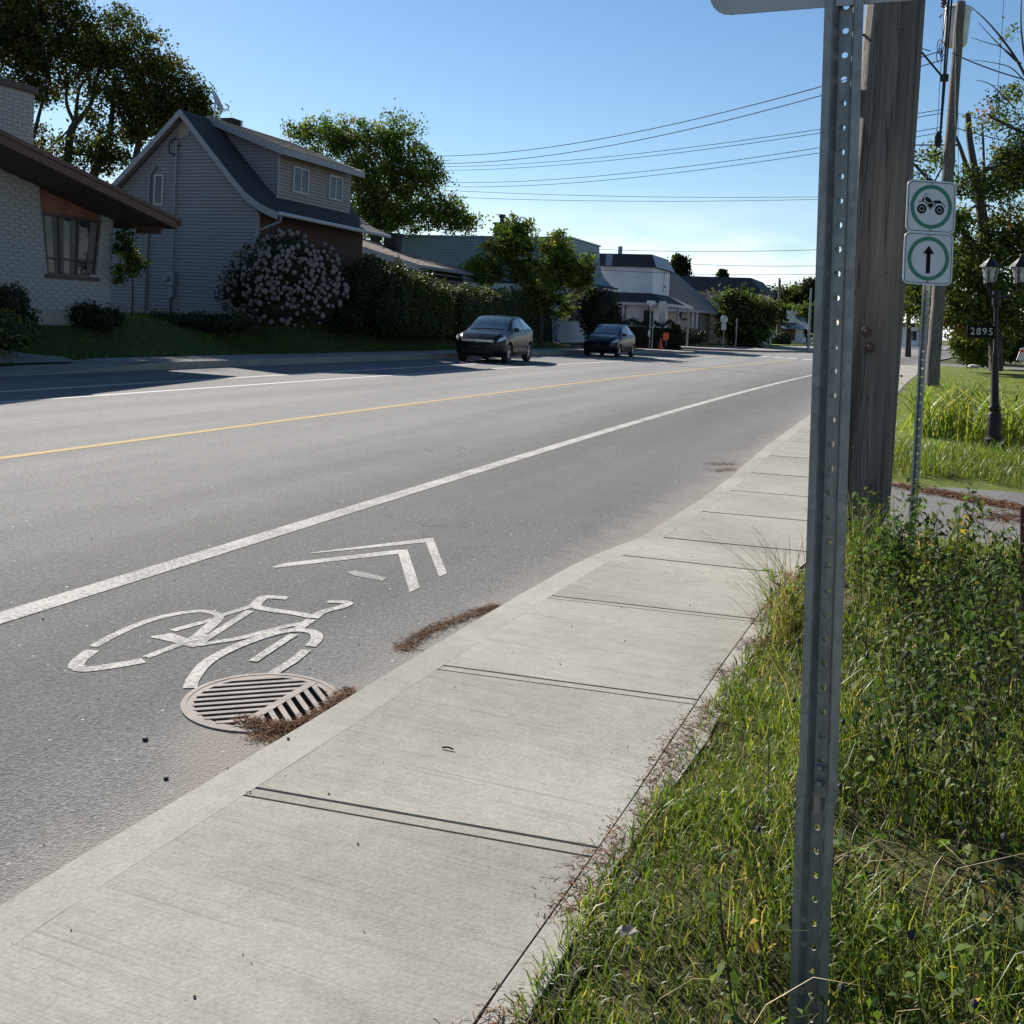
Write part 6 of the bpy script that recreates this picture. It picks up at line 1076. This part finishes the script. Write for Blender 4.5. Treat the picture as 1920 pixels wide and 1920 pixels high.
for _ in range(330):
    y = rnd.uniform(1.6, 9)**1.0; x = rnd.uniform(kx(y)-3.5, kx(y)+1.2); z = (kz(y) if x > kx(y) else 0)+.001; r = rnd.choice([.0014, .002, .0025, .0036])*(1 if rnd.random() < .95 else 1.6); m.lathe((x, y, z), [(r*.6, 0), (r, r*.4), (r*.7, r*.9), (r*.1, r)], 6)
m.build('grit', M['pebble'], kind='stuff')
for k_, (x, y, s_) in enumerate([(272, 1388, .011), (311, 1461, .009)]):
    q = P(x, y, Z=.0); MB().lathe(q, [(s_*.6, 0), (s_, s_*.4), (s_*.7, s_*.9), (s_*.1, s_)], 7).build('pebble', M['pebble'], label=['black pebble on the asphalt, left below the drain grate', 'small black pebble near the kerb below the drain grate'][k_], cat='pebble', loc=tuple(q))
q = P(840, 1403, Z=.105); MB().tube([q+Vector((-.02, -.002, 0)), q+Vector((0, .002, .003)), q+Vector((.018, 0, .001))], .003, 6).build('twig', M['pebble'], label='short dark twig lying on a sidewalk slab', cat='twig', loc=tuple(q))
q = P(1178, 1752, Z=.15); m = MB(); 
for a in range(5): an = a*1.25; m.add([q, q+Vector((.02*math.cos(an), .02*math.sin(an), .012)), q+Vector((.028*math.cos(an+.5), .028*math.sin(an+.5), .004)), q+Vector((.016*math.cos(an+1), .016*math.sin(an+1), .01))], [(0, 1, 2, 3)])
m.build('dead_leaf', M['flower'], label='pale dried leaf lying in the grass near the bottom', cat='leaf', loc=tuple(q))
# left lawn grass fringe (dark, far)
n = 26000; Y = rng.uniform(10, 54, n); U = rng.uniform(0, 3.6, n); X = np.array([fkx(y) for y in Y])-1.6-U; ok = ~((np.abs(Y-(17.6-.42*(-17.15-X)/.25)) < .6) & (X > -19.9)) & ~((Y > 9.6) & (Y < 12.9)) & ~((Y > 52.7)); X, Y = X[ok], Y[ok]
V, Fq, Cc = blades(np.stack([X, Y, np.array([lz(a, b) for a, b in zip(X, Y)])-.01], 1), rng.uniform(.05, .1, len(X)), rng.uniform(.012, .025, len(X)), colmix(len(X), [G1, G2, G3], [3, 4, 1]), .3, .4); npmesh('left_lawn_grass', V, Fq, M['grassblade'], None, Cc, kind='stuff')
# ------------------------------------------------------------------ small street furniture across the junction
def post(x0, y0, x1, y1, D, r, name, label, cat, zb=.1, mat='galv'):
    a, b = P(x0, y0, D=D), P(x1, y1, D=D); a.z = zb; t = thing(name, label, cat, (a.x, a.y, zb)); MB().tube([a, Vector((a.x*.2+b.x*.8, a.y*.2+b.y*.8, b.z))], r, 8).build('post', M[mat], t); return t
def plate(t, name, x0, y0, x1, y1, D, mat, poly=None, th=.03):
    a, b = P(x0, y1, D=D), P(x1, y0, D=D); r = Vector(R0); w = (b-a).dot(r); h = b.z-a.z; n = Vector((Fw[0], Fw[1], 0)); pts = poly or [(0, 0), (1, 0), (1, 1), (0, 1)]
    return MB().ext([a+r*w*p+Vector((0, 0, h*q_)) for p, q_ in pts], n*th).build(name, M[mat], t)
t = post(1217, 653, 1221, 567, 62, .04, 'street_name_sign', 'white street name blades on a thin post beside the corner lawn', 'street sign'); plate(t, 'name_blade', 1213, 564, 1229, 570, 61.8, 'signwhite'); plate(t, 'cross_blade', 1218, 570, 1224, 574, 61.8, 'signback'); plate(t, 'notice_plate', 1215, 620, 1219, 631, 61.8, 'signwhite')
t = post(1222, 655, 1226, 580, 60, .025, 'thin_post', 'thin bare post right of the street name sign', 'post')
t = post(1238, 652, 1243, 566, 64, .07, 'board_sign', 'tall pale rectangular board seen from behind on a thick post', 'sign'); plate(t, 'board', 1234, 565, 1250, 608, 63.9, 'signback'); plate(t, 'board_stiffener', 1238, 588, 1239.5, 606, 63.8, 'dark_shingle'); plate(t, 'board_stiffener', 1244, 588, 1245.5, 606, 63.8, 'dark_shingle')
c = P(1238, 657, D=62); c.z = .14; m = MB(); m.box(c.x-.2, c.x+.2, c.y-.2, c.y+.2, .14, .18); m.lathe((c.x, c.y, .18), [(.15, 0), (.03, .62), (.02, .64)], 14); m.build('traffic_cone', M['orange'], label='orange traffic cone at the foot of the board sign post', cat='traffic cone', loc=tuple(c))
t = thing('orange_work_sign', 'small orange work sign standing before the dark corner hedge', 'sign', tuple(P(1248, 640, D=61.5))); plate(t, 'sign_plate', 1243, 624, 1255, 638, 61.4, 'orange', [(0, 0), (.8, 0), (1, .5), (.85, 1), (.05, 1)]); MB().tube([P(1249, 639, D=61.5), P(1248, 650, D=61.5)], .03, 6).build('leg', M['galv'], t)
t = post(1355, 649, 1359, 592, 80, .05, 'octagonal_sign', 'grey octagonal sign seen from behind with a square plate below it', 'sign'); plate(t, 'octagon_plate', 1350.5, 592, 1365, 606, 79.9, 'signback', [(.3, 0), (.7, 0), (1, .3), (1, .7), (.7, 1), (.3, 1), (0, .7), (0, .3)]); plate(t, 'square_plate', 1352, 607, 1362, 618, 79.9, 'signback')
post(1379, 650, 1382, 597, 80, .045, 'thin_post', 'thin bare post before the round tree', 'post'); 
t = thing('white_sign_board', 'white upright board sign above the round tree', 'sign', tuple(P(1434, 590, D=95))); plate(t, 'board', 1429, 560, 1439, 580, 95, 'signwhite'); MB().tube([P(1433, 580, D=95.1), Vector((P(1433, 640, D=95.1).x, P(1433, 640, D=95.1).y, .1))], .06, 6).build('post', M['galv'], t)
a, b = P(1458, 655, D=110), P(1462, 525, D=110); a.z = .1; t = thing('street_pole', 'slim far utility pole with thin wires, standing by the far crosswalk', 'utility pole', (a.x, a.y, .1)); MB().tube([a, b], [.2, .14], 8).build('pole_shaft', M['pole'], t)
a, b = P(1515, 662, D=80), P(1521, 540, D=80); a.z = .1; t = thing('light_pole', 'slim grey light pole just left of the nearest steel post', 'light pole', (a.x, a.y, .1)); MB().tube([a, b], [.12, .07], 8).build('pole_shaft', M['galv'], t)
t = thing('white_stair_rail', 'white stair railing under the round tree', 'railing', tuple(P(1430, 648, D=86))); 
for k in range(5): a = P(1418+k*5, 632+k*3.2, D=86); MB().tube([a, a+Vector((0, 0, .6 if k < 4 else 1.0))], .04, 5).build('rail_post', M['white_trim'], t)
MB().tube([P(1418, 632, D=86)+Vector((0, 0, .6)), P(1438, 645, D=86)+Vector((0, 0, .6))], .05, 5).build('rail', M['white_trim'], t)
t = thing('white_roadside_object', 'white board with a red band leaning on the lawn at the right edge', 'board', tuple(P(1912, 665, D=44))); plate(t, 'board', 1906, 652, 1928, 675, 44, 'signwhite', [(0, 0), (.6, .0), (1, .8), (.7, 1), (.3, .9)]); plate(t, 'red_band', 1912, 656, 1926, 660, 43.9, 'orange')
c = P(1755, 640, D=118); MB().lathe((c.x, c.y, .3), [(.5, 0), (.55, .1), (.5, .9), (.3, 1.5), (.1, 1.7)], 12).build('red_barrel', M['orange'], label='tiny red orange barrel past the end of the near sidewalk', cat='barrel', loc=(c.x, c.y, .3))
# ------------------------------------------------------------------ overhead cables
def cable(a, b, sag, r, label, group='overhead cables', twist=0):
    a, b = Vector(a), Vector(b); n = 28; m = MB(); m.tube([a.lerp(b, i/n)+Vector((0, 0, -4*sag*(i/n)*(1-i/n)+twist*math.sin(i*2.1))) for i in range(n+1)], r, 5); m.build('overhead_cable', M['cable'], label=label, cat='cable', group=group, loc=tuple(a))
FPx = lambda x, y: P(x, y, D=30.0)
for (x0, y0, D0, x1, y1, sag, r, lb_) in [(835, 286, 62, 1764, 96, .9, .016, 'uppermost thick cable crossing the sky from the oak to the transformer pole'), (842, 300, 62, 1768, 112, .9, .016, 'second thick cable, just under the uppermost one'), (832, 306, 62, 1768, 205, .5, .011, 'thin cable below the two thick ones'), (838, 313, 62, 1768, 212, .5, .011, 'fourth cable down from the oak'), (838, 334, 62, 1768, 238, .6, .011, 'fifth cable down from the oak'), (845, 342, 62, 1768, 248, .6, .011, 'sixth cable down from the oak')]:
    cable(P(x0-60, y0+6, D=D0), FPx(x1, y1), sag, r, lb_)
for (x0, y0, x1, y1, D0, D1, lb_) in [(860, 357, 1560, 369, 70, 60, 'upper of the two level cables right of the oak'), (880, 370, 1560, 372, 70, 60, 'lower of the two level cables right of the oak'), (1128, 467, 1560, 465, 80, 72, 'cable just above the white corner house roof'), (1262, 492, 1560, 496, 85, 75, 'cable crossing left of the pointed evergreen'), (1128, 505, 1560, 512, 62, 66, 'cable passing in front of the white corner house')]:
    cable(P(x0-20, y0, D=D0), P(x1+100, y1-2, D=D1), .25, .018 if D0 > 75 else .014, lb_)
cable(P(332, 272, Y=YG-.2), P(846, 300, D=60), .35, .013, 'service cable from the grey house mast across its dormer'); cable(P(-40, 300, D=34), P(760, 318, D=60), .35, .012, 'thin cable crossing the grey house gable')
cable(P(-30, 312, D=34), P(700, 350, D=60), .3, .008, 'thinnest cable crossing the grey house gable', 'overhead cables')
NP = Vector((PB.x, PB.y, 0)); 
for dx, z, px, py, r, lb_ in [(.25, 8.2, 1762, 262, .022, 'thick bundled cable nearest the wooden pole'), (.33, 8.3, 1764, 255, .018, 'second bundled cable beside the wooden pole'), (.55, 8.8, 1763, 110, .012, 'wavy cable running to the guard arm'), (.2, 7.4, 1752, 330, .006, 'thin guy cable right of the wooden pole')]:
    cable((NP.x+dx, NP.y, z), FPx(px, py), .12, r, lb_, 'cables along the near sidewalk', .012 if r > .01 else 0)
cable(FPx(1786, 100), P(2050, 175, D=24), .15, .02, 'thick cable leaving the transformer pole to the right', 'cables along the near sidewalk'); cable(FPx(1780, 236), P(2050, 290, D=24), .1, .014, 'lower cable leaving the transformer pole to the right', 'cables along the near sidewalk'); cable(FPx(1776, 206), P(2050, 262, D=24), .1, .009, 'thin upper cable leaving the transformer pole to the right', 'cables along the near sidewalk')
cable(P(1795, -40, D=31), P(1797, 330, D=30), 0, .008, 'thin vertical wire right beside the transformer pole', 'cables along the near sidewalk'); cable(P(1885, -40, D=33), P(1860, 330, D=33), 0, .008, 'thin vertical wire between transformer pole and right edge', 'cables along the near sidewalk')
